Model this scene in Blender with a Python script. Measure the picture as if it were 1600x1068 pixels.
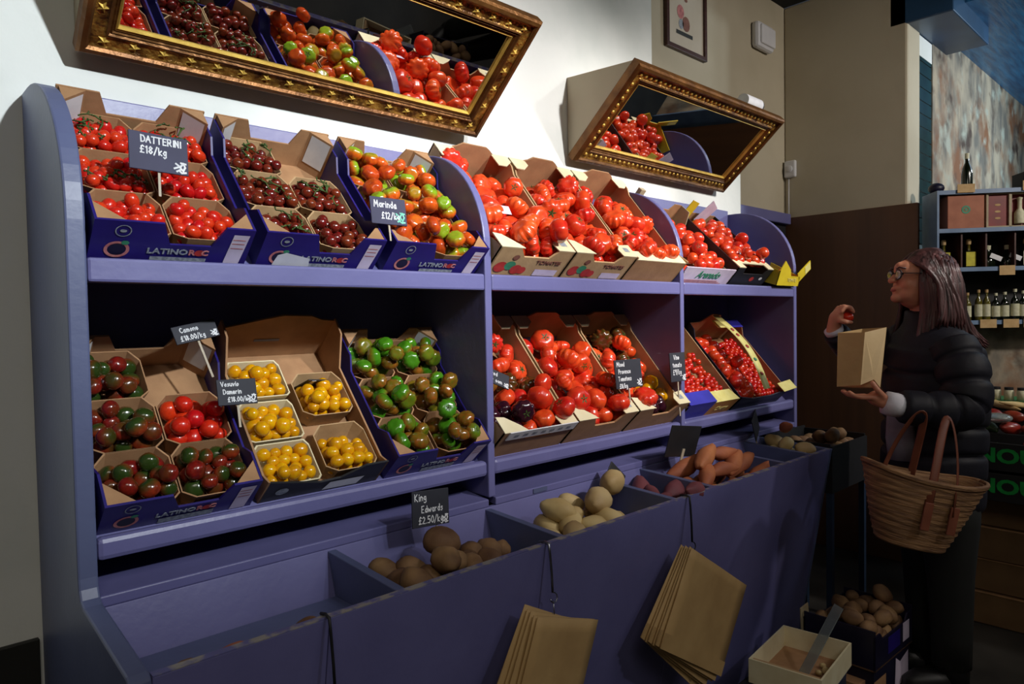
import bpy, bmesh, math, random
import numpy as np
from mathutils import Matrix, Vector, Euler, noise

for _o in list(bpy.data.objects):
    bpy.data.objects.remove(_o, do_unlink=True)
SC = bpy.context.scene
COL = SC.collection
rnd = random.Random(7)
PI = math.pi

# ------------------------------------------------------------------ camera
def look_basis(yaw, pitch, roll):
    f = Vector((math.cos(yaw)*math.cos(pitch), math.sin(yaw)*math.cos(pitch), -math.sin(pitch)))
    r = Vector((math.sin(yaw), -math.cos(yaw), 0)); u = r.cross(f)
    c, s = math.cos(roll), math.sin(roll)
    return c*r + s*u, -s*r + c*u, f
cam_d = bpy.data.cameras.new('camera')
cam_d.sensor_fit = 'HORIZONTAL'; cam_d.sensor_width = 36.0; cam_d.lens = 36.0*1100/1600
cam_d.clip_start = 0.02; cam_d.clip_end = 60
cam = bpy.data.objects.new('camera', cam_d); COL.objects.link(cam)
_r, _u, _f = look_basis(math.radians(46.5036), math.radians(1.8156), math.radians(-1.0034))
cam.matrix_world = Matrix(((_r.x, _u.x, -_f.x, 0), (_r.y, _u.y, -_f.y, 0), (_r.z, _u.z, -_f.z, 1.4), (0, 0, 0, 1)))
SC.camera = cam

# ------------------------------------------------------------------ world, lamps, added fill lights, exposure
W = bpy.data.worlds.new('world'); SC.world = W; W.use_nodes = True
W.node_tree.nodes['Background'].inputs[0].default_value = (0.55, 0.65, 0.8, 1)
W.node_tree.nodes['Background'].inputs[1].default_value = 0.05
def spot(name, loc, aim, power, ang, blend=.6, col=(1, 1, 1), rad=.06):
    l = bpy.data.lights.new(name, 'SPOT'); l.energy = power; l.spot_size = math.radians(ang); l.spot_blend = blend
    l.color = col; l.shadow_soft_size = rad
    o = bpy.data.objects.new(name, l); COL.objects.link(o); o.location = loc
    o.rotation_euler = (Vector(aim) - Vector(loc)).to_track_quat('-Z', 'Y').to_euler(); return o
spot('ceiling_spot', (1.25, -1.7, 3.1), (0.65, 1.8, 2.0), 560, 42, .9, (.90, .97, 1.0))
spot('ceiling_spot', (2.35, -1.3, 3.1), (1.85, 1.7, 1.75), 470, 40, .9, (1.0, .96, .93))
spot('ceiling_spot', (3.3, -1.0, 3.1), (2.75, 1.7, 1.75), 260, 40, .9, (1.0, .95, .90))
spot('ceiling_spot', (1.6, -1.6, 3.1), (1.5, 1.3, .8), 40, 60, .9, (.92, .92, 1.0))
spot('shop_spot', (6.2, -0.6, 2.9), (5.4, 1.25, 2.4), 110, 90, .9, (.75, .9, 1.0), .1)
spot('shop_spot', (3.7, -1.6, 3.0), (4.1, 1.3, 1.8), 190, 80, .9, (1.0, .92, .84), .1)
spot('ceiling_fill_spot', (6.6, -.6, 2.0), (6.0, .5, 3.1), 110, 110, .9, (.75, .9, 1.0), .1)  # added upward fill light to brighten the blue far ceiling
def ambient_fill_light(loc, sx, sy, power, col):  # unseen area lights added under the ceilings as ambient fill
    l = bpy.data.lights.new('ambient_fill', 'AREA'); l.shape = 'RECTANGLE'; l.size = sx; l.size_y = sy; l.energy = power; l.color = col
    o = bpy.data.objects.new('ambient_fill', l); COL.objects.link(o); o.location = loc
ambient_fill_light((-.6, -1.2, 3.28), 1.6, 1.2, 28, (1.0, .92, .78))
ambient_fill_light((2.6, -1.8, 3.28), 1.6, 1.2, 18, (1.0, .92, .82))
ambient_fill_light((6.0, -0.8, 3.07), 1.4, 1.2, 18, (.72, .88, 1.0))
SC.view_settings.view_transform = 'Standard'
SC.view_settings.look = 'None'
SC.view_settings.exposure = 0.0
SC.view_settings.gamma = 1.0
SC.view_settings.use_curve_mapping = False

# ------------------------------------------------------------------ helpers
def tag(o, label=None, cat=None, group=None, kind=None):
    if label: o['label'] = label
    if cat: o['category'] = cat
    if group: o['group'] = group
    if kind: o['kind'] = kind
    return o
class MB:
    """collects shapes; build() links them as one mesh object"""
    def __init__(s): s.v = []; s.f = []
    def add(s, vs, fs, M=None):
        n = len(s.v)
        s.v += [tuple(M @ Vector(p)) if M else tuple(p) for p in vs]
        s.f += [tuple(i+n for i in f) for f in fs]; return s
    def box(s, lo, hi, M=None):
        x0, y0, z0 = lo; x1, y1, z1 = hi
        return s.add([(x0,y0,z0),(x1,y0,z0),(x1,y1,z0),(x0,y1,z0),(x0,y0,z1),(x1,y0,z1),(x1,y1,z1),(x0,y1,z1)],
                     [(0,3,2,1),(4,5,6,7),(0,1,5,4),(1,2,6,5),(2,3,7,6),(3,0,4,7)], M)
    def prism(s, poly, d0, d1, axis='x', M=None):
        """poly: 2-D outline, extruded from d0 to d1 along axis"""
        n = len(poly)
        def P(p, d):
            a, b = p
            return (d, a, b) if axis == 'x' else (a, d, b) if axis == 'y' else (a, b, d)
        vs = [P(p, d0) for p in poly] + [P(p, d1) for p in poly]
        fs = [tuple(range(n)), tuple(range(2*n-1, n-1, -1))]
        fs += [(i, n+i, n+(i+1) % n, (i+1) % n) for i in range(n)]
        return s.add(vs, fs, M)
    def rings(s, rings, cap=True, closed=False, M=None):
        n = len(rings[0]); vs = [p for r in rings for p in r]; fs = []
        m = len(rings)
        for i in range(m if closed else m-1):
            a = i*n; b = ((i+1) % m)*n
            for j in range(n):
                k = (j+1) % n; fs.append((a+j, a+k, b+k, b+j))
        if cap and not closed:
            fs.append(tuple(range(n-1, -1, -1))); fs.append(tuple(range((m-1)*n, m*n)))
        return s.add(vs, fs, M)
    def tube(s, pts, r, n=8, M=None, cap=True, flat=1.0):
        pts = [Vector(p) for p in pts]; R = r if isinstance(r, (list, tuple)) else [r]*len(pts)
        rings = []; up = Vector((0, 0, 1)); prev = None
        for i, p in enumerate(pts):
            d = (pts[min(i+1, len(pts)-1)] - pts[max(i-1, 0)]).normalized()
            if prev is None:
                a = d.cross(up)
                if a.length < 1e-3: a = d.cross(Vector((1, 0, 0)))
            else:
                a = prev - d*prev.dot(d)
                if a.length < 1e-4: a = d.cross(up)
            a.normalize(); b = d.cross(a); prev = a
            rings.append([tuple(p + a*(R[i]*math.cos(2*PI*k/n)) + b*(R[i]*flat*math.sin(2*PI*k/n))) for k in range(n)])
        return s.rings(rings, cap, False, M)
    def lathe(s, prof, n=16, M=None):
        """prof: list of (radius, z)"""
        return s.rings([[(max(r, 1e-4)*math.cos(2*PI*k/n), max(r, 1e-4)*math.sin(2*PI*k/n), z) for k in range(n)] for r, z in prof], True, False, M)
    def ell(s, c, r, n=16, m=10, M=None):
        if not isinstance(r, (list, tuple)): r = (r, r, r)
        rg = []
        for i in range(m+1):
            t = PI*(i/m); t = min(max(t, .02), PI-.02)
            rg.append([(c[0]+r[0]*math.sin(t)*math.cos(2*PI*k/n), c[1]+r[1]*math.sin(t)*math.sin(2*PI*k/n), c[2]-r[2]*math.cos(t)) for k in range(n)])
        return s.rings(rg, True, False, M)
    def cap(s, a, b, ra, rb, n=14):
        """tapered capsule"""
        a, b = Vector(a), Vector(b); d = (b-a); L = d.length; d.normalize()
        pts = []; R = []
        for i in range(5):
            t = -PI/2 + (PI/2)*i/4; pts.append(a + d*(ra*math.sin(t))); R.append(max(ra*math.cos(t), .0008))
        for i in range(1, 5):
            t = (PI/2)*i/4
            if i == 1: pts.append(b); R.append(rb)
            pts.append(b + d*(rb*math.sin(t))); R.append(max(rb*math.cos(t), .0008))
        return s.tube(pts, R, n)
    def mesh(s, name, mat, smooth=False):
        me = bpy.data.meshes.new(name); me.from_pydata(s.v, [], s.f)
        if mat: me.materials.append(mat)
        bm = bmesh.new(); bm.from_mesh(me); bmesh.ops.recalc_face_normals(bm, faces=bm.faces); bm.to_mesh(me); bm.free()
        if smooth:
            me.polygons.foreach_set('use_smooth', [True]*len(me.polygons))
        me.update(); return me
    def build(s, name, mat, parent=None, smooth=False, bevel=0, M=None, angle=None):
        me = s.mesh(name, mat, smooth)
        o = bpy.data.objects.new(name, me); COL.objects.link(o)
        if bevel:
            b = o.modifiers.new('bevel', 'BEVEL'); b.width = bevel; b.segments = 2; b.limit_method = 'ANGLE'; b.angle_limit = math.radians(40)
        if smooth and angle:
            me.set_sharp_from_angle(angle=math.radians(angle))
        if parent: o.parent = parent
        if M is not None: o.matrix_local = M
        return o
def empty(name, M=None, label=None, cat=None, group=None, kind=None):
    o = bpy.data.objects.new(name, None); COL.objects.link(o); o.empty_display_size = .05
    if M is not None: o.matrix_world = M
    return tag(o, label, cat, group, kind)
def inst(name, me, M=None, parent=None):
    o = bpy.data.objects.new(name, me); COL.objects.link(o)
    if parent: o.parent = parent
    if M is not None: o.matrix_local = M
    return o
def copy_tree(o, parent=None):
    c = o.copy(); COL.objects.link(c); c.parent = parent
    for ch in [k for k in COL.objects if k.parent == o and k != c]:
        copy_tree(ch, c)
    return c
def T(x, y, z): return Matrix.Translation((x, y, z))
def R(ax, deg): return Matrix.Rotation(math.radians(deg), 4, ax)
def S(x, y=None, z=None):
    return Matrix.Diagonal((x, x if y is None else y, x if z is None else z, 1))
def frame(x, y, z, a): return T(x, y, z) @ R('X', a)     # local y climbs the incline, local z is its normal
def text_mesh(body, size, mat, name='lettering', bold=0.0, shear=0.0, sx=1.0):
    cu = bpy.data.curves.new('txt', 'FONT'); cu.body = body; cu.size = size; cu.extrude = .0004; cu.offset = bold; cu.shear = shear
    cu.align_x = 'CENTER'; cu.align_y = 'CENTER'; cu.resolution_u = 3
    o = bpy.data.objects.new('txt', cu); COL.objects.link(o)
    dg = bpy.context.evaluated_depsgraph_get()
    me = bpy.data.meshes.new_from_object(o.evaluated_get(dg)); me.name = name
    bpy.data.objects.remove(o, do_unlink=True); bpy.data.curves.remove(cu)
    me.materials.clear(); me.materials.append(mat)
    if sx != 1.0: me.transform(S(sx, 1, 1))
    return me
def applied(o):
    """bake modifiers of o into its mesh"""
    dg = bpy.context.evaluated_depsgraph_get()
    me = bpy.data.meshes.new_from_object(o.evaluated_get(dg)); o.modifiers.clear(); old = o.data; o.data = me; me.name = old.name
    return o

# ------------------------------------------------------------------ materials
def lin(h):
    h = h.lstrip('#'); c = [int(h[i:i+2], 16)/255 for i in (0, 2, 4)]
    return tuple(x/12.92 if x <= .04045 else ((x+.055)/1.055)**2.4 for x in c)
def mat(name, col, rough=.55, metal=0., col2=None, scale=6., detail=4., lo=.35, hi=.65, bump=0., bscale=60., spec=.5,
        rand=0., stretch=None, coat=0., emit=0., trans=0., alpha=1., gradient=None, sheen=0., coord='Object'):
    m = bpy.data.materials.new(name); m.use_nodes = True; nt = m.node_tree; N = nt.nodes; L = nt.links
    b = N['Principled BSDF']; c = lin(col) if isinstance(col, str) else col
    b.inputs['Roughness'].default_value = rough; b.inputs['Metallic'].default_value = metal
    b.inputs['Specular IOR Level'].default_value = spec; b.inputs['Base Color'].default_value = (*c, 1)
    if coat: b.inputs['Coat Weight'].default_value = coat; b.inputs['Coat Roughness'].default_value = .12
    if trans: b.inputs['Transmission Weight'].default_value = trans
    if alpha < 1: b.inputs['Alpha'].default_value = alpha
    if sheen: b.inputs['Sheen Weight'].default_value = sheen
    tc = N.new('ShaderNodeTexCoord'); mp = N.new('ShaderNodeMapping'); L.new(tc.outputs[coord], mp.inputs[0])
    if stretch: mp.inputs['Scale'].default_value = stretch
    out = None
    if col2 is not None:
        c2 = lin(col2) if isinstance(col2, str) else col2
        nz = N.new('ShaderNodeTexNoise'); nz.inputs['Scale'].default_value = scale; nz.inputs['Detail'].default_value = detail
        L.new(mp.outputs[0], nz.inputs['Vector'])
        rp = N.new('ShaderNodeValToRGB'); rp.color_ramp.elements[0].position = lo; rp.color_ramp.elements[1].position = hi
        rp.color_ramp.elements[0].color = (*c, 1); rp.color_ramp.elements[1].color = (*c2, 1)
        L.new(nz.outputs[0], rp.inputs[0]); out = rp.outputs[0]
    if gradient:      # (colour, z_lo, z_hi): own colour at the stem end, object space
        g, z0, z1 = gradient
        sp = N.new('ShaderNodeSeparateXYZ'); L.new(tc.outputs['Object'], sp.inputs[0])
        oi = N.new('ShaderNodeObjectInfo'); ad = N.new('ShaderNodeMath'); ad.operation = 'MULTIPLY_ADD'
        L.new(oi.outputs['Random'], ad.inputs[0]); ad.inputs[1].default_value = 1.3; ad.inputs[2].default_value = -.65
        a2 = N.new('ShaderNodeMath'); L.new(sp.outputs[2], a2.inputs[0]); L.new(ad.outputs[0], a2.inputs[1])
        mr = N.new('ShaderNodeMapRange'); mr.inputs[1].default_value = z0; mr.inputs[2].default_value = z1; L.new(a2.outputs[0], mr.inputs[0])
        mx = N.new('ShaderNodeMix'); mx.data_type = 'RGBA'; L.new(mr.outputs[0], mx.inputs[0])
        if out: L.new(out, mx.inputs[6])
        else: mx.inputs[6].default_value = (*c, 1)
        mx.inputs[7].default_value = (*lin(g), 1); out = mx.outputs[2]
    if rand:
        oi = N.new('ShaderNodeObjectInfo'); hs = N.new('ShaderNodeHueSaturation')
        m1 = N.new('ShaderNodeMath'); m1.operation = 'MULTIPLY_ADD'; L.new(oi.outputs['Random'], m1.inputs[0]); m1.inputs[1].default_value = rand*.04; m1.inputs[2].default_value = .5-rand*.02
        m2 = N.new('ShaderNodeMath'); m2.operation = 'MULTIPLY_ADD'; L.new(oi.outputs['Random'], m2.inputs[0]); m2.inputs[1].default_value = rand*.8; m2.inputs[2].default_value = 1-rand*.4
        L.new(m1.outputs[0], hs.inputs[0]); L.new(m2.outputs[0], hs.inputs[2])
        if out: L.new(out, hs.inputs[4])
        else: hs.inputs[4].default_value = (*c, 1)
        out = hs.outputs[0]
    if out: L.new(out, b.inputs['Base Color'])
    if bump:
        nb = N.new('ShaderNodeTexNoise'); nb.inputs['Scale'].default_value = bscale; nb.inputs['Detail'].default_value = 3; L.new(mp.outputs[0], nb.inputs['Vector'])
        bp = N.new('ShaderNodeBump'); bp.inputs['Strength'].default_value = bump; bp.inputs['Distance'].default_value = .01
        L.new(nb.outputs[0], bp.inputs['Height']); L.new(bp.outputs[0], b.inputs['Normal'])
    if emit:
        b.inputs['Emission Color'].default_value = (*c, 1); b.inputs['Emission Strength'].default_value = emit
    return m
M_ = {}
M_['plaster'] = mat('white_plaster', '#e6e9e6', .8, col2='#cfd6d2', scale=3, lo=.45, hi=.8, bump=.15, bscale=30)
M_['cream'] = mat('cream_plaster', '#bdb39c', .85, col2='#a99e86', scale=1.6, lo=.4, hi=.75, bump=.1, bscale=25)
M_['panelwood'] = mat('brown_laminate', '#5a3a22', .45, col2='#4c301b', scale=3, stretch=(6, 6, .3), lo=.3, hi=.7)
M_['paint'] = mat('purple_paint', '#6b6a9c', .38, col2='#636293', scale=5, lo=.35, hi=.7, bump=.06, bscale=50)
M_['paintdark'] = mat('slate_blue_paint', '#5c6488', .42, col2='#535a7c', scale=4, bump=.05)
M_['worn'] = mat('worn_paint_edge', '#8f8a86', .6, col2='#5c5c8c', scale=30, lo=.42, hi=.55)
M_['floor'] = mat('dark_floor', '#3b3936', .5, col2='#2c2b2a', scale=5, bump=.05)
M_['ceil'] = mat('dark_ceiling', '#1f2126', .9, col2='#191b20', scale=3)
M_['ceilcream'] = mat('pale_ceiling', '#a59f90', .9, col2='#98917f', scale=3)
M_['bluewood'] = mat('blue_painted_boards', '#3578a6', .3, col2='#24557f', scale=4, stretch=(1, 8, 8), lo=.35, hi=.65, bump=.2, bscale=8)
M_['bluebeam'] = mat('blue_beam_paint', '#2b4d70', .35, col2='#24425f', scale=5)
def stone_mat():
    m = mat('mottled_plaster', '#a89a84', .85, col2='#6a655c', scale=4.2, detail=8, lo=.40, hi=.62, bump=.5, bscale=10, stretch=(1.6, 1.6, .8))
    nt = m.node_tree; N = nt.nodes; L = nt.links; bs = N['Principled BSDF']; src = bs.inputs['Base Color'].links[0].from_socket
    tc = [n for n in N if n.type == 'TEX_COORD'][0]
    prev = src
    for sc, colr, lo, hi in ((3.2, '#7c5234', .50, .62), (6.5, '#a3a698', .56, .68), (5.3, '#46362c', .54, .68)):
        nz = N.new('ShaderNodeTexNoise'); nz.inputs['Scale'].default_value = sc; nz.inputs['Detail'].default_value = 6; nz.noise_dimensions = '4D'; nz.inputs['W'].default_value = sc*3
        L.new(tc.outputs['Object'], nz.inputs['Vector'])
        mr = N.new('ShaderNodeMapRange'); mr.inputs[1].default_value = lo; mr.inputs[2].default_value = hi; L.new(nz.outputs[0], mr.inputs[0])
        mx = N.new('ShaderNodeMix'); mx.data_type = 'RGBA'; L.new(mr.outputs[0], mx.inputs[0]); L.new(prev, mx.inputs[6]); mx.inputs[7].default_value = (*lin(colr), 1); prev = mx.outputs[2]
    L.new(prev, bs.inputs['Base Color']); return m
M_['stone'] = stone_mat()
M_['tile'] = mat('dark_green_tile', '#1d3a3c', .25, col2='#16292b', scale=8)
M_['grout'] = mat('tile_grout', '#6c7a7a', .8, col2='#5f6a6a', scale=20)
M_['black'] = mat('black_panel', '#0d0d10', .6, col2='#15151a', scale=10)
M_['dado'] = mat('dark_dado', '#22221f', .6, col2='#1b1b19', scale=6)
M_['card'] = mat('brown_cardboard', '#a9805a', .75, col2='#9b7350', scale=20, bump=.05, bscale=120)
M_['card2'] = mat('tan_cardboard', '#bd9c72', .75, col2='#ad8c64', scale=18, bump=.05, bscale=120)
M_['cream_card'] = mat('cream_card', '#e2d8b4', .7, col2='#d8cba4', scale=14)
M_['indigo'] = mat('indigo_print_card', '#261a74', .42, col2='#1f1462', scale=10)
M_['navy'] = mat('navy_print_card', '#141230', .45, col2='#100e26', scale=10)
M_['white'] = mat('white_paper', '#dcdcdf', .6, col2='#cfcfd4', scale=25)
M_['lilac'] = mat('lilac_white_label', '#d5c8dc', .6, col2='#c6b8cf', scale=25)
M_['greyprint'] = mat('grey_print', '#9aa0a8', .6, col2='#7c828c', scale=120, lo=.45, hi=.55)
M_['redprint'] = mat('red_print', '#c2352c', .55, col2='#9c2a26', scale=40)
M_['pinkprint'] = mat('pink_print', '#d38a84', .55, col2='#a85f62', scale=60)
M_['brownprint'] = mat('brown_print', '#8a5a4a', .6, col2='#76473a', scale=40)
M_['greenprint'] = mat('green_print', '#3d8f6a', .55, col2='#2f7a58', scale=40)
M_['yellow'] = mat('yellow_card', '#dcc52c', .5, col2='#cfb622', scale=12)
M_['paleyellow'] = mat('pale_yellow_card', '#e6dc8c', .55, col2='#d9cd74', scale=30)
M_['blue'] = mat('blue_card', '#3a37b4', .45, col2='#312ea0', scale=12)
M_['orange'] = mat('orange_card', '#cf8e2a', .5, col2='#bf7d20', scale=12)
M_['blackcard'] = mat('black_card', '#16171a', .5, col2='#1d1e22', scale=12)
M_['slate'] = mat('chalkboard', '#23242e', .7, col2='#2b2c38', scale=14, lo=.3, hi=.75)
M_['slatelit'] = mat('lit_slate', '#34334c', .7, col2='#3b3a55', scale=14, lo=.3, hi=.75)  # lit copy of the chalkboard, brightness put into the colour
M_['chalk'] = mat('chalk', '#e9e9ec', .9, col2='#cfd0d6', scale=90)
M_['mint'] = mat('mint_chalk', '#8fd6c0', .9, col2='#6fbfa8', scale=90)
M_['stick'] = mat('pale_wood_stick', '#b5a994', .6, col2='#a09480', scale=30)
M_['kraft'] = mat('kraft_paper', '#bd9c68', .7, col2='#ab8a5a', scale=6, bump=.2, bscale=18)
M_['kraftlit'] = mat('lit_kraft_paper', '#d8bd90', .7, col2='#cbae80', scale=6, bump=.15, bscale=18)  # lit copy of the kraft paper, light put into the colour
M_['wire'] = mat('steel_wire', '#9a9ca4', .3, 1.0, col2='#80828a', scale=30)
M_['cord'] = mat('black_cord', '#0c0c10', .6, col2='#15151a', scale=80)
M_['gold'] = mat('antique_gold', '#ac7f36', .4, .55, col2='#4b2c10', scale=26, detail=5, lo=.36, hi=.62, bump=.9, bscale=60)
M_['goldbright'] = mat('bright_gold', '#dcb858', .35, .5, col2='#c09a44', scale=20)
M_['bronze'] = mat('bronze_moulding', '#7c5228', .4, .6, col2='#5a3818', scale=16, bump=.3, bscale=50)
M_['mirror'] = mat('mirror_glass', '#d8d8d6', .01, 1.0, col2='#d4d4d2', scale=2)
M_['glass'] = mat('clear_glass', '#e8f0ee', .05, trans=.9, col2='#e2ecea', scale=4)
M_['whiteplastic'] = mat('white_plastic', '#d9d9dc', .4, col2='#d0d0d4', scale=9)
M_['darkwood'] = mat('dark_red_wood', '#4a241c', .4, col2='#3a1a14', scale=10, stretch=(1, 1, 6))
M_['paperart'] = mat('cream_print_paper', '#c9bfae', .8, col2='#bfb4a0', scale=5)
M_['shelfblue'] = mat('dark_blue_shelf', '#22344c', .45, col2='#1c2b40', scale=8)
M_['shelfedge'] = mat('pale_blue_edge', '#7189a8', .4, col2='#617898', scale=12)
M_['pinkcard'] = mat('terracotta_box', '#a8684c', .65, col2='#985a40', scale=14)
M_['redbox'] = mat('deep_red_card', '#7a1a18', .5, col2='#661412', scale=14)
M_['palebox'] = mat('pale_wood_box', '#a99c80', .65, col2='#9a8c70', scale=14)
M_['tag'] = mat('tan_price_tag', '#c0a070', .7, col2='#b08f5e', scale=30)
M_['bottle'] = mat('dark_green_glass', '#10180c', .12, col2='#0c1208', scale=6, coat=.5)
M_['oil'] = mat('olive_oil_glass', '#5c5416', .12, col2='#4a4410', scale=6, coat=.5)
M_['yellowlabel'] = mat('yellow_label', '#c8bf2e', .6, col2='#b5ab24', scale=40)
M_['palelabel'] = mat('pale_label', '#cfcdb0', .6, col2='#bdbb9c', scale=60)
M_['greenneon'] = mat('green_letter_print', '#12a044', .5, col2='#0f8a3a', scale=30)
M_['greenedge'] = mat('green_shelf_edge', '#2f7a48', .5, col2='#27683c', scale=30)
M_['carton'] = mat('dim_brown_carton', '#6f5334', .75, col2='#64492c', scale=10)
M_['plasticwrap'] = mat('clear_wrap', '#c9d4d2', .15, col2='#b7c4c4', scale=14, trans=.75)
# produce
M_['tom_red'] = mat('red_tomato_skin', '#d42c16', .26, col2='#c52412', scale=3, coat=.4, rand=.25)
M_['tom_beef'] = mat('ribbed_red_tomato_skin', '#dd3a1a', .28, col2='#e6582a', scale=1.6, lo=.4, hi=.75, coat=.3, rand=.3)
M_['tom_pink'] = mat('pinkish_red_tomato_skin', '#d2301a', .26, col2='#dc4720', scale=1.6, coat=.35, rand=.25)
M_['tom_brown'] = mat('brown_red_tomato_skin', '#7a2014', .2, col2='#5a2414', scale=2, coat=.4, rand=.5)
M_['tom_camone'] = mat('dark_tomato_skin', '#8c2a16', .2, col2='#6a2014', scale=2, coat=.4, rand=.4, gradient=('#2a3a14', .0, .9))
M_['tom_green'] = mat('green_ribbed_tomato_skin', '#8f5218', .22, col2='#6f5a1a', scale=2, coat=.4, rand=.3, gradient=('#3f7414', .0, .7))
M_['tom_mar'] = mat('orange_green_tomato_skin', '#cf5a16', .2, col2='#b8471a', scale=2, coat=.4, rand=.3, gradient=('#7c9a20', .35, .9))
M_['tom_yel'] = mat('yellow_tomato_skin', '#e0a80c', .2, col2='#d99008', scale=2, coat=.4, rand=.3)
M_['tom_black'] = mat('black_tomato_skin', '#2a0d1c', .18, col2='#3a1420', scale=2, coat=.5)
M_['tom_choc'] = mat('chocolate_tomato_skin', '#6a2a14', .2, col2='#3f3a12', scale=2, coat=.4)
M_['stem'] = mat('green_stem', '#3f5a1c', .6, col2='#34491a', scale=30)
M_['pot_brown'] = mat('brown_potato_skin', '#92704c', .75, col2='#5f4128', scale=11, detail=6, bump=.25, bscale=30, rand=.3)
M_['pot_white'] = mat('pale_potato_skin', '#d0b985', .65, col2='#a98d5c', scale=5, detail=6, bump=.2, bscale=24, rand=.25)
M_['pot_sweet'] = mat('orange_sweet_potato_skin', '#bd7448', .7, col2='#985538', scale=6, detail=6, bump=.25, bscale=26, rand=.25)
M_['pot_purple'] = mat('purple_sweet_potato_skin', '#7a3f44', .7, col2='#5c2c34', scale=6, detail=6, bump=.25, bscale=26, rand=.25)
M_['veg_green'] = mat('dark_leaf_green', '#2c4a1e', .6, col2='#1f3616', scale=9, rand=.4)
M_['veg_red'] = mat('red_pepper_skin', '#8c2c1e', .3, col2='#70221a', scale=6, rand=.3)
# person
M_['skin'] = mat('skin', '#c98a6c', .5, col2='#bd7c60', scale=12)
M_['hair'] = mat('dark_brown_hair', '#5a3838', .42, col2='#231313', scale=55, detail=2, stretch=(1, 1, .06), bump=.35, bscale=90, spec=.45)
M_['coat'] = mat('black_quilted_nylon', '#1e1e28', .6, col2='#15151d', scale=10, bump=.2, bscale=22, spec=.25)
M_['trouser'] = mat('black_trousers', '#0e110f', .8, col2='#0a0c0b', scale=14)
M_['boot'] = mat('black_boot', '#0b0b0c', .5, col2='#101012', scale=14)
M_['cuff'] = mat('white_cotton', '#d6d4dc', .8, col2='#c2c0ca', scale=16, bump=.2, bscale=40)
M_['greytop'] = mat('grey_knit', '#8d8b98', .85, col2='#7d7b88', scale=20)
M_['lip'] = mat('lips', '#a4544c', .45, col2='#98483f', scale=20)
M_['eye'] = mat('eye', '#241a16', .2, col2='#1c1410', scale=20)
M_['strawA'] = mat('palm_straw', '#a07850', .75, col2='#6c4c34', scale=26, stretch=(.35, .35, 3), bump=.5, bscale=90)
M_['leather'] = mat('brown_leather', '#7d4632', .5, col2='#6c3a28', scale=14)

# ================================================================== the setting
def struct(name, mb, m, label, bevel=0, parent=None, cat=None):
    o = mb.build(name, m, parent, bevel=bevel)
    if parent is None: tag(o, label, cat, None, 'structure')
    return o
struct('floor', MB().box((-2.5, -3.5, -.05), (9, 2.1, 0)), M_['floor'], 'dark grey shop floor', cat='floor')
struct('ceiling', MB().box((-2.5, -3.5, 3.3), (4.3, 2.3, 3.36)), M_['ceil'], 'dark ceiling over the produce racks', cat='ceiling')
struct('wall_back', MB().box((-2.5, 1.86, 0), (2.654, 2.1, 3.3)), M_['plaster'], 'bright white plaster wall behind the produce rack', cat='wall')
struct('wall_stub', MB().box((2.654, 1.86, 0), (3.435, 2.03, 2.14)), M_['plaster'], 'low white wall block beneath the smaller mirror', cat='wall')
struct('wall_recess', MB().box((2.654, 2.03, 0), (4.5, 2.2, 3.3)), M_['cream'], 'cream recessed wall behind the framed picture', cat='wall')
struct('wall_end', MB().box((4.3, 1.328, 0), (4.512, 2.03, 3.3)), M_['cream'], 'cream end wall above the brown panel', cat='wall', bevel=.012)
struct('trim_1', MB().box((4.27, 1.267, 0), (4.3, 2.03, 2.0)), M_['panelwood'], 'brown wood laminate panel on the end wall', cat='panel', bevel=.003)
struct('wall_far', MB().box((4.746, 1.33, 0), (9, 1.5, 3.09)), M_['stone'], 'mottled brown and grey plaster wall above the bottle shelves', cat='wall')
struct('trim_2', MB().box((4.3, 1.107, 2.99), (5.02, 1.42, 3.3)), M_['bluebeam'], 'dark blue painted beam above the end wall', cat='beam', bevel=.006)
struct('ceiling_far', MB().box((4.515, -3.5, 3.09), (9, 1.5, 3.2)), M_['bluewood'], 'blue painted ceiling of the far room', cat='ceiling')
struct('wall_left', MB().box((-2.6, -3.5, 0), (-2.5, 2.1, 3.3)), M_['cream'], 'cream side wall behind the camera', cat='wall')
struct('wall_front', MB().box((-2.5, -3.6, 0), (9, -3.5, 3.3)), M_['dado'], 'dark wall opposite the produce rack', cat='wall')
struct('wall_right', MB().box((9, -3.5, 0), (9.1, 1.5, 3.3)), M_['dado'], 'dark wall at the far end of the shop', cat='wall')
struct('baseboard_left', MB().box((-2.5, 1.845, 0), (.292, 1.86, .712)), M_['dado'], 'dark dado board low on the wall left of the rack', cat='baseboard', bevel=.002)
wt = struct('wall_tiles', MB().box((4.512, 1.345, 0), (4.746, 1.5, 3.0)), M_['grout'], 'narrow strip of dark green tiles beside the end wall', cat='wall')
tile_me = MB().box((4.518, 1.334, 0), (4.742, 1.346, .069)).mesh('tile', M_['tile'])
for i in range(15):
    inst('tile', tile_me, T(0, 0, 1.80+.075*i), wt)
MB().box((4.515, 1.332, 2.87), (4.74, 1.346, 2.985)).build('capping', M_['plaster'], wt)
# purple rail over the dark gap behind the right end of the rack
t = empty('wall_rail', T(3.86, 2.0, 0), 'purple rail over a black panel in the recess beside the rack', 'rail')
MB().box((-.41, -.03, 1.955), (.40, .028, 2.02)).build('rail', M_['paint'], t, bevel=.006)
MB().box((-.41, .005, .0), (.40, .028, 1.955)).build('backing_panel', M_['black'], t)

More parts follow.
